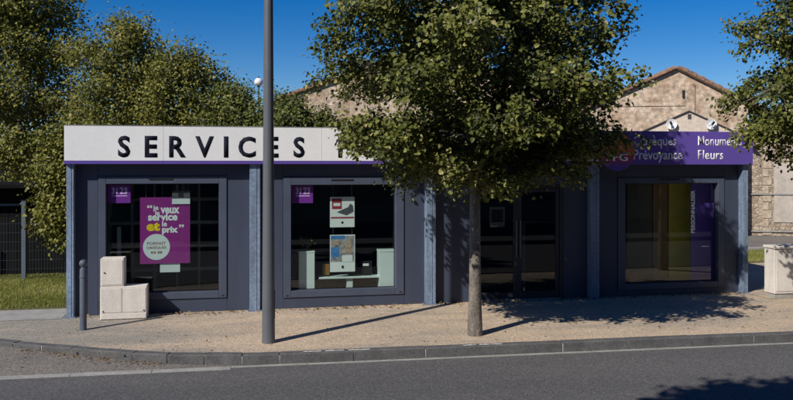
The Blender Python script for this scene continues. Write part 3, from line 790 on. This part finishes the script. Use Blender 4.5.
for ux in (146, 184):
    x_, _ = on_y(ux, 200, Y)
    box('hanging_wire', 'steel', r, x_ - 0.002, x_ + 0.002, Y + 0.001, Y + 0.005, zt, ZS0 - 0.021)
# pale cards above and below it
def card(name, label, u0, u1, v0, v1, yoff, mat, prints=(), cat='card', wires=True):
    Y = YG + yoff
    xa, zt = on_y(u0, v0, Y); xb, zb = on_y(u1, v1, Y)
    r = empty(name, ((xa + xb) / 2, Y, zb)); tag(r, label, cat)
    box('sheet', mat, r, xa, xb, Y, Y + 0.006, zb, zt)
    for k_, (a, b, c, d, m_) in enumerate(prints):
        box('print', m_, r, xa + (xb - xa) * a, xa + (xb - xa) * b, Y - 0.0010 - 0.0012 * k_, Y - 0.0001 - 0.0012 * k_, zb + (zt - zb) * c, zb + (zt - zb) * d)
    if wires:
        for f in (0.12, 0.88):
            x_ = xa + (xb - xa) * f
            box('hanging_wire', 'steel', r, x_ - 0.002, x_ + 0.002, Y + 0.001, Y + 0.005, zt, ZS0 - 0.021)
    return r, (xa, xb, zb, zt, Y)
card('small_card', 'pale card with grey emblem above the magenta poster', 172, 190, 191, 204, 0.012, 'poster_pale', ((0.0, 1.0, 0.42, 1.0, 'poster_grey'), (0.35, 0.65, 0.5, 0.85, 'black_plastic')))
card('small_card', 'small blank pale card below the magenta poster', 160, 180, 262, 272, 0.05, 'poster_pale')
r, (xa, xb, zb, zt, Yc) = card('display_board', 'white hanging board picturing a grey grave slab and red square', 330, 354.5, 197, 227, 0.12, 'poster_white',
    ((0.08, 0.48, 0.60, 0.95, 'poster_red'), (0.14, 0.42, 0.70, 0.80, 'poster_white'), (0.03, 0.97, 0.29, 0.34, 'poster_red'), (0.46, 0.54, 0.12, 0.19, 'black_plastic')), 'poster')
W = xb - xa; H = zt - zb
sl = MB().prism([(xa + W * .28, zb + H * .50), (xa + W * .66, zb + H * .40), (xa + W * .95, zb + H * .52), (xa + W * .92, zb + H * .72), (xa + W * .82, zb + H * .78), (xa + W * .74, zb + H * .66)], 'y', Yc - 0.0072, Yc - 0.0062)
sl.build('print', 'poster_grey', r)
card('display_board', 'white hanging board with a collage of photographs below the grave slab board', 330, 355, 235, 271.5, 0.12, 'poster_white',
    ((0.03, 0.97, 0.27, 0.97, 'poster_photo'), (0.03, 0.60, 0.88, 0.98, 'poster_blue'), (0.04, 0.36, 0.40, 0.66, 'poster_blue'), (0.62, 0.86, 0.50, 0.84, 'poster_brown'), (0.48, 0.90, 0.27, 0.45, 'poster_white'), (0.12, 0.36, 0.72, 0.84, 'poster_brown'), (0.46, 0.54, 0.10, 0.17, 'black_plastic')), 'poster')

def plinth(label, u0, u1, vt, yoff, d=0.3):
    Y = YG + yoff; xa, zt = on_y(u0, vt, Y); xb, _ = on_y(u1, vt, Y)
    r = empty('display_plinth', ((xa + xb) / 2, Y + d / 2, PZ)); tag(r, label, 'plinth', 'white window plinths')
    box('body', 'white_laminate', r, xa + 0.006, xb - 0.006, Y + 0.006, Y + d - 0.006, PZ, zt - 0.031, bevel=0.003)
    box('top', 'white_laminate', r, xa, xb, Y, Y + d, zt - 0.03, zt, bevel=0.004)
    return (xa, xb, zt, Y)
pl1 = plinth('white plinth carrying a dark potted plant in the window', 298.5, 315, 251.5, 0.10)
pl2 = plinth('tall white plinth at the right end of the low white table', 379.5, 396.5, 250.5, 0.10)
# low T-shaped table
Y = YG + 0.16
xa, zt = on_y(319, 277.5, Y); xb, _ = on_y(381, 277.5, Y)
r = empty('low_table', ((xa + xb) / 2, Y + 0.15, PZ)); tag(r, 'low white table with central leg between two plinths', 'table')
box('table_top', 'white_laminate', r, xa, xb, Y, Y + 0.3, zt - 0.035, zt, bevel=0.004)
xc = (xa + xb) / 2; box('leg', 'white_laminate', r, xc - 0.055, xc + 0.055, Y + 0.05, Y + 0.25, PZ, zt - 0.036, bevel=0.003)
TZ = zt
def plaque(label, u, v0, wdt, mat, yo=0.12):
    Yp = Y + yo; x_, ztop = on_y(u, v0, Yp)
    r = empty('memorial_plaque', (x_, Yp, TZ)); tag(r, label, 'plaque', 'small plaques on the window table')
    box('foot', 'black_wood', r, x_ - wdt * 0.4, x_ + wdt * 0.4, Yp - 0.03, Yp + 0.03, TZ, TZ + 0.02, bevel=0.003)
    box('slab', mat, r, x_ - wdt / 2, x_ + wdt / 2, Yp - 0.012, Yp + 0.012, TZ + 0.021, ztop, bevel=0.004)
    return r, (x_, Yp, ztop)
plaque('brown plaque at the left end of the low white table', 326, 264, 0.13, 'banner_brown')
plaque('black plaque in the middle of the low white table', 352, 262, 0.16, 'black_wood')
rp_, (x_, Yp, zp) = plaque('black plaque with pale label near the tall plinth', 366.5, 261, 0.2, 'black_wood', 0.1)
box('print', 'poster_white', rp_, x_ - 0.07, x_ + 0.04, Yp - 0.0145, Yp - 0.0125, zp - 0.09, zp - 0.045)
# dark potted plant on the first plinth
def potted(label, x_, y_, z_, h, w, mat, n, seed):
    r = empty('potted_plant', (x_, y_, z_)); tag(r, label, 'plant')
    MB().lathe([(0.05, 0), (0.075, 0.10), (0.08, 0.11), (0.068, 0.11), (0.06, 0.1)], seg=16).build('pot', 'black_plastic', r, loc=(0, 0, 0), smooth=True)
    g = np.random.default_rng(seed); p = np.stack([g.normal(0, w, n), g.normal(0, w * 0.6, n), 0.1 + g.random(n) * h], 1)
    nn = g.normal(0, 1, (n, 3)) + np.array([0, 0, 0.6])
    link('foliage', leaves_mesh('foliage', p, nn, g.uniform(0.04, 0.08, n), g.uniform(0.1, 0.7, n), g), mat, r, loc=(0, 0, 0))
potted('dark potted plant on the white plinth', (pl1[0] + pl1[1]) / 2, pl1[3] + 0.15, pl1[2], 0.14, 0.06, 'leaf_green', 90, 5)
xq, _ = on_y(114, 260, YG + 0.35)
potted('leafy potted plant behind the left edge of the first window', xq, YG + 0.35, PZ, 0.62, 0.07, 'leaf_green', 200, 6)
# first window: dark grid shelf and white counter block
xa, _ = on_y(109, 200, YG + 1.3); xb, _ = on_y(221, 200, YG + 1.3)
r = empty('grid_shelf', ((xa + xb) / 2, YG + 1.45, 0.015)); tag(r, 'dark wooden grid shelf deep inside the first window', 'shelf')
material('shelf_wood', (0.30, 0.29, 0.27), 0.6, 0.2)
for k in range(6):
    x_ = xa + (xb - xa) * k / 5; box('upright', 'shelf_wood', r, x_ - 0.02, x_ + 0.02, YG + 1.3, YG + 1.6, 0.0155, ZS0 - 0.1)
for k in range(6):
    z_ = 0.1 + k * 0.44; box('shelf_board', 'shelf_wood', r, xa + 0.021, xb - 0.021, YG + 1.303, YG + 1.597, z_, z_ + 0.06)
Yq = YG + 0.75
xa, zt = on_y(117, 227, Yq); xb, _ = on_y(121, 227, Yq)
box_r = empty('leaflet_stand', ((xa + xb) / 2, Yq, PZ)); tag(box_r, 'thin white upright leaflet stand beside the magenta poster', 'stand')
box('panel', 'white_laminate', box_r, xa, xb, Yq, Yq + 0.02, PZ + 0.02, zt); box('base', 'white_laminate', box_r, xa - 0.06, xb + 0.06, Yq - 0.08, Yq + 0.1, PZ, PZ + 0.019)

# right window: tall banners
def banner(label, u0, u1, mat, yoff, txt=None):
    Y = YG + yoff; xa, zt = on_y(u0, 185, Y); xb, _ = on_y(u1, 185, Y)
    r = empty('tall_banner', ((xa + xb) / 2, Y, PZ)); tag(r, label, 'banner', 'tall banners in the right window')
    box('sheet', mat, r, xa, xb, Y, Y + 0.012, PZ + 0.04, ZS0 - 0.05)
    box('base', 'black_plastic', r, xa, xb, Y - 0.06, Y + 0.07, PZ, PZ + 0.039, bevel=0.004)
    return r, xa, xb, Y
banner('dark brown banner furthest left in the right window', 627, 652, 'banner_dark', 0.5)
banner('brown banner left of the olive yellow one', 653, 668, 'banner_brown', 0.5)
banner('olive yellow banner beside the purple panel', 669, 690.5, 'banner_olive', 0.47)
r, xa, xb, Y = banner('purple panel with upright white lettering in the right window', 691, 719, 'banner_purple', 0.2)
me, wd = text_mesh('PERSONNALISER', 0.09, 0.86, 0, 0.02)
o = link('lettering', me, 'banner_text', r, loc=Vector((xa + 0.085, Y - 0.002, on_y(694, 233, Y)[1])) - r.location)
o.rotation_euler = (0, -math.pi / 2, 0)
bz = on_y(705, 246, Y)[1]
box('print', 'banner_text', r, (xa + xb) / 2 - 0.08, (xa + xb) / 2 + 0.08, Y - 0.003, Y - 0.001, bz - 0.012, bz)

# ================================================================== STREET FURNITURE
# lamp post
g = ground(268.5, 342.5)
lp = empty('lamp_post', (g.x, g.y, 0)); tag(lp, 'tall plain grey lamp post standing on the gravel pavement', 'lamp post')
MB().lathe([(0.093, 0), (0.052, 7.2), (0.0, 7.2)], seg=28).build('pole', 'pole_grey', lp, loc=(0, 0, 0), smooth=True)
MB().tube([(0, 0, 7.1), (0, -0.05, 7.45), (0, -0.5, 7.7), (0, -1.2, 7.75)], [0.05, 0.045, 0.04, 0.035], 10).build('arm', 'pole_grey', lp, loc=(0, 0, 0), smooth=True)
hd = MB().box(-0.14, 0.14, -1.85, -1.15, 7.69, 7.80).build('lamp_head', 'pole_grey', lp, loc=(0, 0, 0), bevel=0.03)
MB().box(-0.11, 0.11, -1.8, -1.35, 7.675, 7.688).build('lens', 'poster_pale', hd, loc=(0, 0, 0))
dd = MB().box(0.075, 0.0925, -0.04, 0.04, 0.35, 0.75).build('access_door', 'pole_grey', lp, loc=(0, 0, 0), bevel=0.006)
# bollard
g = ground(83.2, 329.8)
bl = empty('bollard', (g.x, g.y, 0)); tag(bl, 'slim dark grey steel bollard with ball top near the concrete cabinet', 'bollard')
MB().lathe([(0.052, 0), (0.052, 0.925), (0.046, 0.945), (0.030, 0.955)], seg=20).build('post', 'bollard_grey', bl, loc=(0, 0, 0), smooth=True)
MB().lathe([(0.03, 0.955), (0.034, 0.965)] + [(0.06 * math.cos(a), 1.025 + 0.06 * math.sin(a)) for a in np.linspace(-1.0, 1.5, 9)], seg=20).build('ball_top', 'bollard_grey', bl, loc=(0, 0, 0), smooth=True)
MB().lathe([(0.0535, 0.80), (0.056, 0.805), (0.056, 0.83), (0.0535, 0.835)], seg=20).build('ring', 'bollard_grey', bl, loc=(0, 0, 0), smooth=True)
# stepped concrete utility cabinet by the wall
g = ground(100, 320.3); xl = g.x; yf = g.y; xr = on_y(147, 319, yf)[0]; xm_ = on_y(124, 270, yf)[0]
zl = on_y(124, 286.5, yf)[1]; zh = on_y(110, 258.5, yf)[1]
ub = empty('utility_cabinet', ((xl + xr) / 2, yf + 0.15, 0)); tag(ub, 'pale stepped concrete utility cabinet against the first shop window', 'cabinet')
yb = min(yf + 0.30, YW - 0.06)
b1 = box('lower_body', 'cabinet', ub, xl, xr, yf, yb, 0.0, zl, bevel=0.008)
b2 = box('upper_body', 'cabinet', ub, xl + 0.004, xm_, yf + 0.004, yb, zl + 0.001, zh, bevel=0.008)
wdd = xr - xl
dr = box('door', 'cabinet', b1, xl + 0.02, xl + wdd * 0.46, yf - 0.008, yf - 0.0005, 0.115, zl - 0.03, bevel=0.003)
box('door', 'cabinet', b1, xl + wdd * 0.47, xr - 0.02, yf - 0.008, yf - 0.0005, 0.115, zl - 0.03, bevel=0.003)
box('base_strip', 'cabinet', b1, xl + 0.012, xr - 0.012, yf - 0.010, yf - 0.0005, 0.01, 0.10, bevel=0.003)
d2 = box('door', 'cabinet', b2, xl + 0.03, xm_ - 0.02, yf - 0.004, yf + 0.0035, zl + 0.03, zh - 0.03, bevel=0.003)
for (X_, Z_, pr_) in ((xl + 0.05, 0.14, b1), (xr - 0.05, 0.14, b1), (xl + 0.07, (zl + zh) / 2, b2)):
    mb = MB(); mb.lathe([(0.012, 0), (0.012, 0.008)], seg=12); mb.v = [(x_ + X_, yf - 0.0085 - z_ , y_ + Z_) for x_, y_, z_ in mb.v]
    mb.build('lock', 'cabinet_dark', pr_)
# white cabinet right of the shop
g = ground(774.5, 298.5); xl = g.x; yf = g.y; zh = on_y(780, 249, yf)[1]
wc = empty('electric_cabinet', (xl + 0.6, yf + 0.25, 0)); tag(wc, 'white electric cabinet dappled by tree shade right of the shop', 'cabinet')
box('plinth', 'concrete', wc, xl + 0.02, xl + 1.23, yf + 0.02, yf + 0.28, 0.0, 0.08, bevel=0.006)
b1 = box('body', 'cabinet', wc, xl, xl + 1.25, yf, yf + 0.3, 0.081, zh, bevel=0.008)
box('lid', 'cabinet', wc, xl - 0.02, xl + 1.27, yf - 0.025, yf + 0.32, zh + 0.001, zh + 0.055, bevel=0.01)
for a, b in ((0.04, 0.61), (0.64, 1.21)):
    d = box('door', 'cabinet', b1, xl + a, xl + b, yf - 0.010, yf - 0.0005, 0.13, zh - 0.04, bevel=0.003)
    box('handle', 'black_plastic', d, xl + b - 0.08, xl + b - 0.05, yf - 0.03, yf - 0.0105, 0.5, 0.62, bevel=0.004)

# ================================================================== STREET TREES
prof_mid = [(2.1, 0.5), (2.25, 1.1), (2.47, 1.65), (2.77, 2.0), (3.22, 2.32), (3.74, 2.48), (4.42, 2.35), (5.0, 2.05), (5.8, 1.6), (6.6, 1.15), (7.6, 0.5), (8.0, 0.1)]
g = ground(475, 335)
make_tree('street_tree', 'leafy street tree with pale trunk before the shop entrance', 'tree', (g.x, g.y, -0.01), 7.9, prof_mid, 0.098, 2.3, 152, 17, 46, 0.069, 'leaf_street', 12, spread=0.092, skew=-0.015, low=-0.4, fill=(0.78, 1.03), group='street trees along the pavement', extra=[(2.35, -1.5, (2.25, 0.8)), (2.4, -1.0, (2.3, 0.9)), (2.4, 3.3, (2.75, 1.75)), (2.5, 2.9, (2.9, 1.9)), (2.6, 3.6, (3.05, 2.0)), (2.4, 0.1, (2.75, 1.9)), (2.6, 0.2, (3.0, 2.3)), (2.5, -0.25, (2.85, 2.2)), (2.8, 0.35, (3.3, 2.4)), (2.5, -0.1, (2.7, 2.0)), (2.55, 0.1, (2.85, 2.0)), (2.6, -0.2, (3.0, 2.1))], lowcut=(-2.0, 2.95))
make_tree('street_tree', 'street tree at the right edge, crown reaching over the purple sign', 'tree', (10.25, 11.05, -0.01), 8.0, [(z_ + 0.05, r_) for z_, r_ in prof_mid], 0.11, 2.4, 152, 17, 46, 0.069, 'leaf_street', 24, spread=0.092, low=-0.4, fill=(0.78, 1.05), group='street trees along the pavement')
# tree on the camera's side of the street: only its shadow falls on the road
make_tree('roadside_tree', 'roadside tree across the road whose shade falls on the asphalt', 'tree', (-1.45, 1.9, -0.01), 8.2,
          [(4.3, 0.2), (4.9, 1.5), (5.6, 2.0), (6.6, 1.8), (7.6, 1.0), (8.2, 0.2)], 0.12, 4.4, 60, 14, 26, 0.12, 'leaf_street', 31)

# ================================================================== TREES AND FENCE BEHIND
def tree_at(name, label, u, dist, z_top_v, half_px, z_low, mat, seed, nb=60, nt=15, nl=22, leaf=0.16, bark='bark_pale', lean=(0, 0), shape=1.0, group='trees behind the shop'):
    d = ray(u, HY); loc = d * dist; zt = EYE + (HY - z_top_v) * dist / F; R = half_px * dist / F
    H = zt * 1.0
    pr = [(z_low, R * 0.45), (z_low + (H - z_low) * 0.2, R * 0.9), (z_low + (H - z_low) * 0.42, R), (z_low + (H - z_low) * 0.65, R * (0.62 + 0.2 * shape)), (z_low + (H - z_low) * 0.85, R * 0.48 * shape), (H, R * 0.1)]
    return make_tree(name, label, 'tree', (loc.x, loc.y, -0.05), H, pr, 0.12 + R * 0.03, max(0.7, z_low), nb, nt, nl, leaf, mat, seed, group, lean, bark, rise=0.9, spread=0.14 * 2.6 / max(R, 1.5) * 1.6)
tree_at('broadleaf_tree', 'tall olive green tree at the left edge of the photograph', 20, 29.0, -45, 80, 1.6, 'leaf_olive', 41, 90, 18, 30, 0.115, shape=1.3)
tree_at('broadleaf_tree', 'rounded olive tree above the left end of the white sign', 125, 26.0, 16, 62, 1.8, 'leaf_olive', 42, 70, 16, 28, 0.095, shape=1.5)
tree_at('broadleaf_tree', 'smaller tree between the rounded olive tree and the globe lamp', 184, 25.0, 46, 48, 1.6, 'leaf_olive', 43, 64, 15, 28, 0.088, shape=1.7)
tree_at('broadleaf_tree', 'green tree just below the white globe lamp', 232, 24.5, 86, 46, 1.4, 'leaf_green', 44, 64, 15, 28, 0.085, shape=1.7)
tree_at('broadleaf_tree', 'low green tree in front of the tiled house roof', 284, 24.0, 98, 44, 1.2, 'leaf_green', 45, 60, 15, 28, 0.085, shape=1.8)
tree_at('broadleaf_tree', 'low leafy tree filling the gap left of the shop corner', 76, 17.8, 120, 44, 0.75, 'leaf_olive', 46, 56, 15, 28, 0.08, shape=1.4, bark='bark')
tree_at('broadleaf_tree', 'round green shrub-like tree partly hidden by the street tree crown', 322, 24.0, 110, 30, 1.2, 'leaf_green', 47, 46, 14, 26, 0.085, shape=1.8)
# fence: square posts with a wire mesh panel each
yfen = ground(24, 281).y
fx = [on_y(u, 240, yfen)[0] for u in (-75, 24)]; fx += [fx[1] + 2.5]
fn = empty('mesh_fence', ((fx[0] + fx[2]) / 2, yfen, 0.03)); tag(fn, 'dark mesh fence with blue grey posts behind the lawn', 'fence')
FT = on_y(24, 201, yfen)[1]
for x_ in fx:
    p = box('post', 'fence_post', fn, x_ - 0.045, x_ + 0.045, yfen - 0.04, yfen + 0.04, 0.0, FT, bevel=0.006)
    box('post_cap', 'black_plastic', p, x_ - 0.05, x_ + 0.05, yfen - 0.045, yfen + 0.045, FT + 0.001, FT + 0.02)
for a, b in zip(fx, fx[1:]):
    mb = MB(); x_ = a + 0.06
    while x_ < b - 0.05:
        mb.box(x_ - 0.0025, x_ + 0.0025, yfen - 0.0025, yfen + 0.0025, 0.06, FT - 0.35); x_ += 0.06
    z_ = 0.06
    while z_ < FT - 0.35:
        mb.box(a + 0.046, b - 0.046, yfen - 0.008, yfen - 0.003, z_ - 0.003, z_ + 0.003); z_ += 0.2
    mb.build('mesh_panel', 'fence_green', fn)
# stand-in shed behind the fence; its near-black colour imitates the trees' shade
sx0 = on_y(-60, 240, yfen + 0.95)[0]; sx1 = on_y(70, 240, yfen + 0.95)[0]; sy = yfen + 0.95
sh = empty('shade_shed', ((sx0 + sx1) / 2, sy + 1.2, 0.03)); tag(sh, 'low stand-in shed behind the mesh fence, tree shade put into its black colour', 'shed')
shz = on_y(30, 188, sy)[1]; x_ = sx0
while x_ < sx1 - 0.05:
    box('board', 'shed_shade_black', sh, x_ + 0.004, x_ + 0.176, sy + rnd.uniform(0, 0.006), sy + 0.03, 0.0, shz); x_ += 0.18
box('back_frame', 'shed_shade_black', sh, sx0, sx1, sy + 0.031, sy + 2.4, 0.0, shz - 0.02)
box('roof', 'shed_shade_black', sh, sx0 - 0.15, sx1 + 0.1, sy - 0.45, sy + 2.6, shz + 0.002, shz + 0.1, bevel=0.01)
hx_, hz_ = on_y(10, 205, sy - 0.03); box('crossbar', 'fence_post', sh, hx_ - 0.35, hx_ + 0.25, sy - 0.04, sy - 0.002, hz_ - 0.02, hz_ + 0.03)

# globe lamp above the trees
d = ray(258.7, HY) * 35.0; zg = EYE + (HY - 82.0) * 35.0 / F
gl_ = empty('globe_lamp', (d.x, d.y, 0.0)); tag(gl_, 'white globe lamp peeping over the trees left of the lamp post', 'lamp post')
MB().lathe([(0.05, 0), (0.03, zg - 0.22)], seg=12).build('pole', 'pole_grey', gl_, loc=(0, 0, 0), smooth=True)
gb_ = MB().lathe([(0.19 * math.cos(a), zg + 0.19 * math.sin(a)) for a in np.linspace(-1.45, 1.45, 15)], seg=24).build('globe', 'dish_white', gl_, loc=(0, 0, 0), smooth=True)
MB().lathe([(0.07, zg + 0.180), (0.06, zg + 0.20), (0.02, zg + 0.22), (0.012, zg + 0.26)], seg=14).build('cap', 'black_plastic', gb_, loc=(0, 0, 0), smooth=True)
MB().lathe([(0.05, zg - 0.22), (0.075, zg - 0.18)], seg=14).build('collar', 'black_plastic', gl_, loc=(0, 0, 0), smooth=True)

# ================================================================== OLD STONE BUILDINGS BEHIND
def gable(name, label, pk, dist, left, right, turn, mat, depth, tiles=True, front=0.0):
    """gable front facing the street, turned clockwise by `turn`; peak and eaves are given as pixels on that upright plane"""
    n = Vector((-math.sin(turn), -math.cos(turn), 0)); ax = Vector((math.cos(turn), -math.sin(turn), 0))
    Q = ray(pk[0], HY) * dist; Q.z = 0; Q = Q + n * front
    def loc2(u, v):
        d = ray(u, v); t = n.dot(Q) / n.dot(Vector((d.x, d.y, 0))); p = d * t
        return (ax.dot(Vector((p.x, p.y, 0)) - Q), EYE + p.z)
    P = loc2(*pk); L = loc2(*left); R = loc2(*right)
    r = empty(name, (Q.x, Q.y, 0.0), -turn); tag(r, label, 'building')
    Z0 = (0, 0, 0)
    MB().prism([(L[0], -0.1), (R[0], -0.1), R, P, L], 'y', 0, depth).build('wall', mat, r, loc=Z0)
    for E, sgn in ((L, -1), (R, 1)):
        dx = E[0] - P[0]; dz = E[1] - P[1]; ln = math.hypot(dx, dz)
        ox = dx / ln * 0.3; oz = dz / ln * 0.3
        th = 0.07 if tiles else 0.035; nx_, nz_ = -dz / ln, dx / ln
        if nz_ < 0: nx_, nz_ = -nx_, -nz_
        a = (P[0], P[1] + 0.004); b = (E[0] + ox, E[1] + oz + 0.004)
        rf = MB().prism([a, b, (b[0] + nx_ * th, b[1] + nz_ * th), (a[0], a[1] + th / max(nz_, 0.3))], 'y', -(0.12 if tiles else 0.06), depth + (0.1 if tiles else 0.0)).build('roof', 'tile' if tiles else 'roof_edge', r, loc=Z0)
        if tiles:
            tm = MB(); y_ = -0.10
            while y_ < min(depth, 3.0):
                k = 0.0
                while k < ln + 0.25:
                    q0 = (a[0] + dx / ln * k + nx_ * (th + 0.01), a[1] + dz / ln * k + nz_ * (th + 0.01)); k2 = k + 0.36
                    q1 = (a[0] + dx / ln * k2 + nx_ * (th + 0.03), a[1] + dz / ln * k2 + nz_ * (th + 0.03))
                    tm.tube([(q0[0], y_, q0[1]), (q1[0], y_, q1[1])], [0.075, 0.095], 6); k += 0.33
                y_ += 0.21
            o = tm.build('roof_tiles', 'tile', rf, loc=Z0, smooth=True); o['kind'] = 'stuff'
    return r, P, L, R, loc2
TURN = math.radians(23)
old, P, L, R, barn_l2 = gable('stone_barn', 'old beige plastered stone barn with tiled gable behind the purple sign', (677, 69.5), 29.5, (566, 119), (748, 105), TURN, 'stucco', 12)
MB().box(P[0] + 0.28, P[0] + 0.62, -0.05, -0.002, -0.09, P[1] - 0.55).build('buttress', 'stucco', old, loc=(0, 0, 0))
l2 = barn_l2; sx_, sz_ = l2(683.5, 94); MB().box(sx_ - 0.05, sx_ + 0.05, -0.056, -0.051, sz_ - 0.14, sz_ + 0.14).build('wall_slot', 'black_plastic', old, loc=(0, 0, 0))
sx_, sz_ = l2(660, 104.5)
MB().box(L[0] + 1.0, P[0] + 0.27, -0.03, -0.001, sz_ - 0.05, sz_ + 0.03).build('string_course', 'stucco', old, loc=(0, 0, 0))
an, P2, L2, R2, l2 = gable('gabled_annex', 'low beige annex with shallow dark-edged gable and two white dishes', (689, 111.5), 29.5, (632, 136.5), (746, 137.5), TURN, 'stucco_annex', 0.7, tiles=False, front=0.75)
sx_, sz_ = l2(689.5, 113.5); MB().box(sx_ - 0.06, sx_ + 0.06, -0.012, -0.001, sz_ - 0.2, sz_ - 0.02).build('vent', 'roof_edge', an, loc=(0, 0, 0))
for u, tilt, lb in ((671, -0.25, 'white satellite dish on the annex gable above the word Obsèques'), (710.5, 0.3, 'white satellite dish on the annex gable above the word Monuments')):
    x_, z_ = l2(u, 124.3)
    pw = an.location + Matrix.Rotation(-TURN, 3, 'Z') @ Vector((x_, -0.004, 0))
    dd = empty('satellite_dish', (pw.x, pw.y, z_), -TURN); tag(dd, lb, 'dish', 'satellite dishes on the annex')
    K_ = 1.12
    mb = MB(); mb.lathe([(0.001, 0.06), (0.06, 0.054), (0.11, 0.04), (0.165, 0.0), (0.17, 0.004), (0.11, 0.048), (0.001, 0.07)], seg=28)
    mb.v = [(a * K_, -0.16 + c * 0.8, b * K_) for a, b, c in mb.v]
    dsh = mb.build('reflector', 'dish_white', dd, loc=(0, 0, 0), smooth=True)
    MB().tube([(0, 0, 0), (0, -0.10, 0)], [0.02, 0.02], 8).build('bracket', 'black_plastic', dd, loc=(0, 0, 0))
    MB().tube([(0, -0.16, -0.16), (tilt * 0.1, -0.28, 0.0)], [0.012, 0.012], 6).build('arm', 'black_plastic', dd, loc=(0, 0, 0))
    MB().tube([(tilt * 0.02, -0.26, -0.03), (tilt * 0.25, -0.30, 0.08)], [0.04, 0.04], 10).build('receiver', 'black_plastic', dd, loc=(0, 0, 0))
# long house with the roof seen left of the street tree
gable('stone_house', 'wide beige house with tiled gable seen through the street tree crown', (424, 50), 34.0, (283, 99), (566, 100), math.radians(9), 'stucco', 10)
# rubble garden wall running right from the barn
rw = empty('rubble_wall', tuple(old.location), -TURN); tag(rw, 'old rubble stone wall beyond the car park right of the shop', 'wall')
L3 = barn_l2; x0 = L3(743, 200)[0]; zt = L3(770, 125)[1]; Z0 = (0, 0, 0)
MB().box(x0, x0 + 14, -0.10, 0.3, -0.05, zt).build('wall_body', 'rubble', rw, loc=Z0)
cxa, cz1 = L3(773, 164); cxb, cz0 = L3(800, 214)
MB().box(cxa, cxb + 1.0, -0.13, -0.102, cz0 - 0.3, cz1).build('cement_patch', 'cement', rw, loc=Z0)
qx = L3(762, 200)[0]; z_ = 0.0; k = 0
while z_ < zt - 0.3:
    w_ = 0.2 if k % 2 else 0.3
    MB().box(qx, qx + w_, -0.125, -0.102, z_ + 0.01, z_ + 0.29).build('quoin', 'quoin_stone', rw, loc=Z0, bevel=0.01); z_ += 0.3; k += 1
for v in (194, 231):
    z_ = L3(770, v)[1]; MB().box(x0 + 0.2, x0 + 8, -0.16, -0.131, z_ - 0.025, z_ + 0.025).build('ledge', 'concrete', rw, loc=Z0)
# ================================================================== ACROSS THE STREET (seen only as dim reflections in the glass)
oh = empty('opposite_house', (2, -6, 0)); tag(oh, 'plain stuccoed house across the street mirrored in the shop glass', 'house')
box('wall', 'house_wall', oh, -16, 26, -14, -6, 0, 9.2)
mbx = MB().prism([(-14.5, 9.2), (-5.6, 9.2), (-10, 11.0)], 'x', -16.3, 26.3).build('roof', 'tile', oh)
for k in range(13):
    for z_ in (0.9, 3.8, 6.7):
        x_ = -12.3 + k * 3.0
        w_ = box('window', 'poster_grey', oh, x_ - 0.55, x_ + 0.55, -5.997, -5.97, z_, z_ + 1.6)
        box('shutter', 'shutter', w_, x_ - 1.1, x_ - 0.57, -5.995, -5.95, z_ - 0.03, z_ + 1.63)
        box('shutter', 'shutter', w_, x_ + 0.57, x_ + 1.1, -5.995, -5.95, z_ - 0.03, z_ + 1.63)

# ================================================================== SMALL LITTER
def litter(name, label, cat, n, fn, size, mat, seed, z=0.0):
    r = np.random.default_rng(seed); P = []
    while len(P) < n:
        q = fn(r)
        if q is not None: P.append(q)
    P = np.array(P); nn = r.normal(0, 0.35, (n, 3)) + np.array([0, 0, 1.0])
    P[:, 2] += 0.012
    me = leaves_mesh(name, P, nn, size * r.uniform(0.5, 1.3, n), r.uniform(0, 1, n), r, 0.7)
    return tag(link(name, me, mat), label, cat, kind='stuff')
litter('fallen_leaves', 'dry brown leaves gathered along the foot of the shop wall', 'leaves', 480,
       lambda r: (r.uniform(X0, X1), YF - abs(r.normal(0, 0.10)) + 0.06, 0.002), 0.05, 'dry_leaf', 51)
litter('fallen_leaves', 'dry leaves scattered over the gravel pavement', 'leaves', 170,
       lambda r: (r.uniform(-3, 10), r.uniform(11.05, 14.0), 0.002), 0.038, 'dry_leaf', 52)
DRIFT = [i for i in range(len(KP) - 1) if -2.9 < KP[i].x < -0.9]
def drift_point(r):
    i = int(r.choice(DRIFT)); f = r.random(); p = KP[i].lerp(KP[i + 1], f); n_ = kp_normal(i); t = abs(r.normal(0, 0.09)) + 0.01
    k = min(1, max(0, (-p.x - 0.2) / 3.2))
    return (p.x - n_.x * t, p.y - n_.y * t, ROAD_Z + k * 0.085 * max(0, 1 - t / 0.8) + 0.004 * r.random())
litter('fallen_leaves', 'rusty leaf drift lying against the curved kerb', 'leaves', 300,
       lambda r: drift_point(r), 0.026, 'dry_leaf', 53)
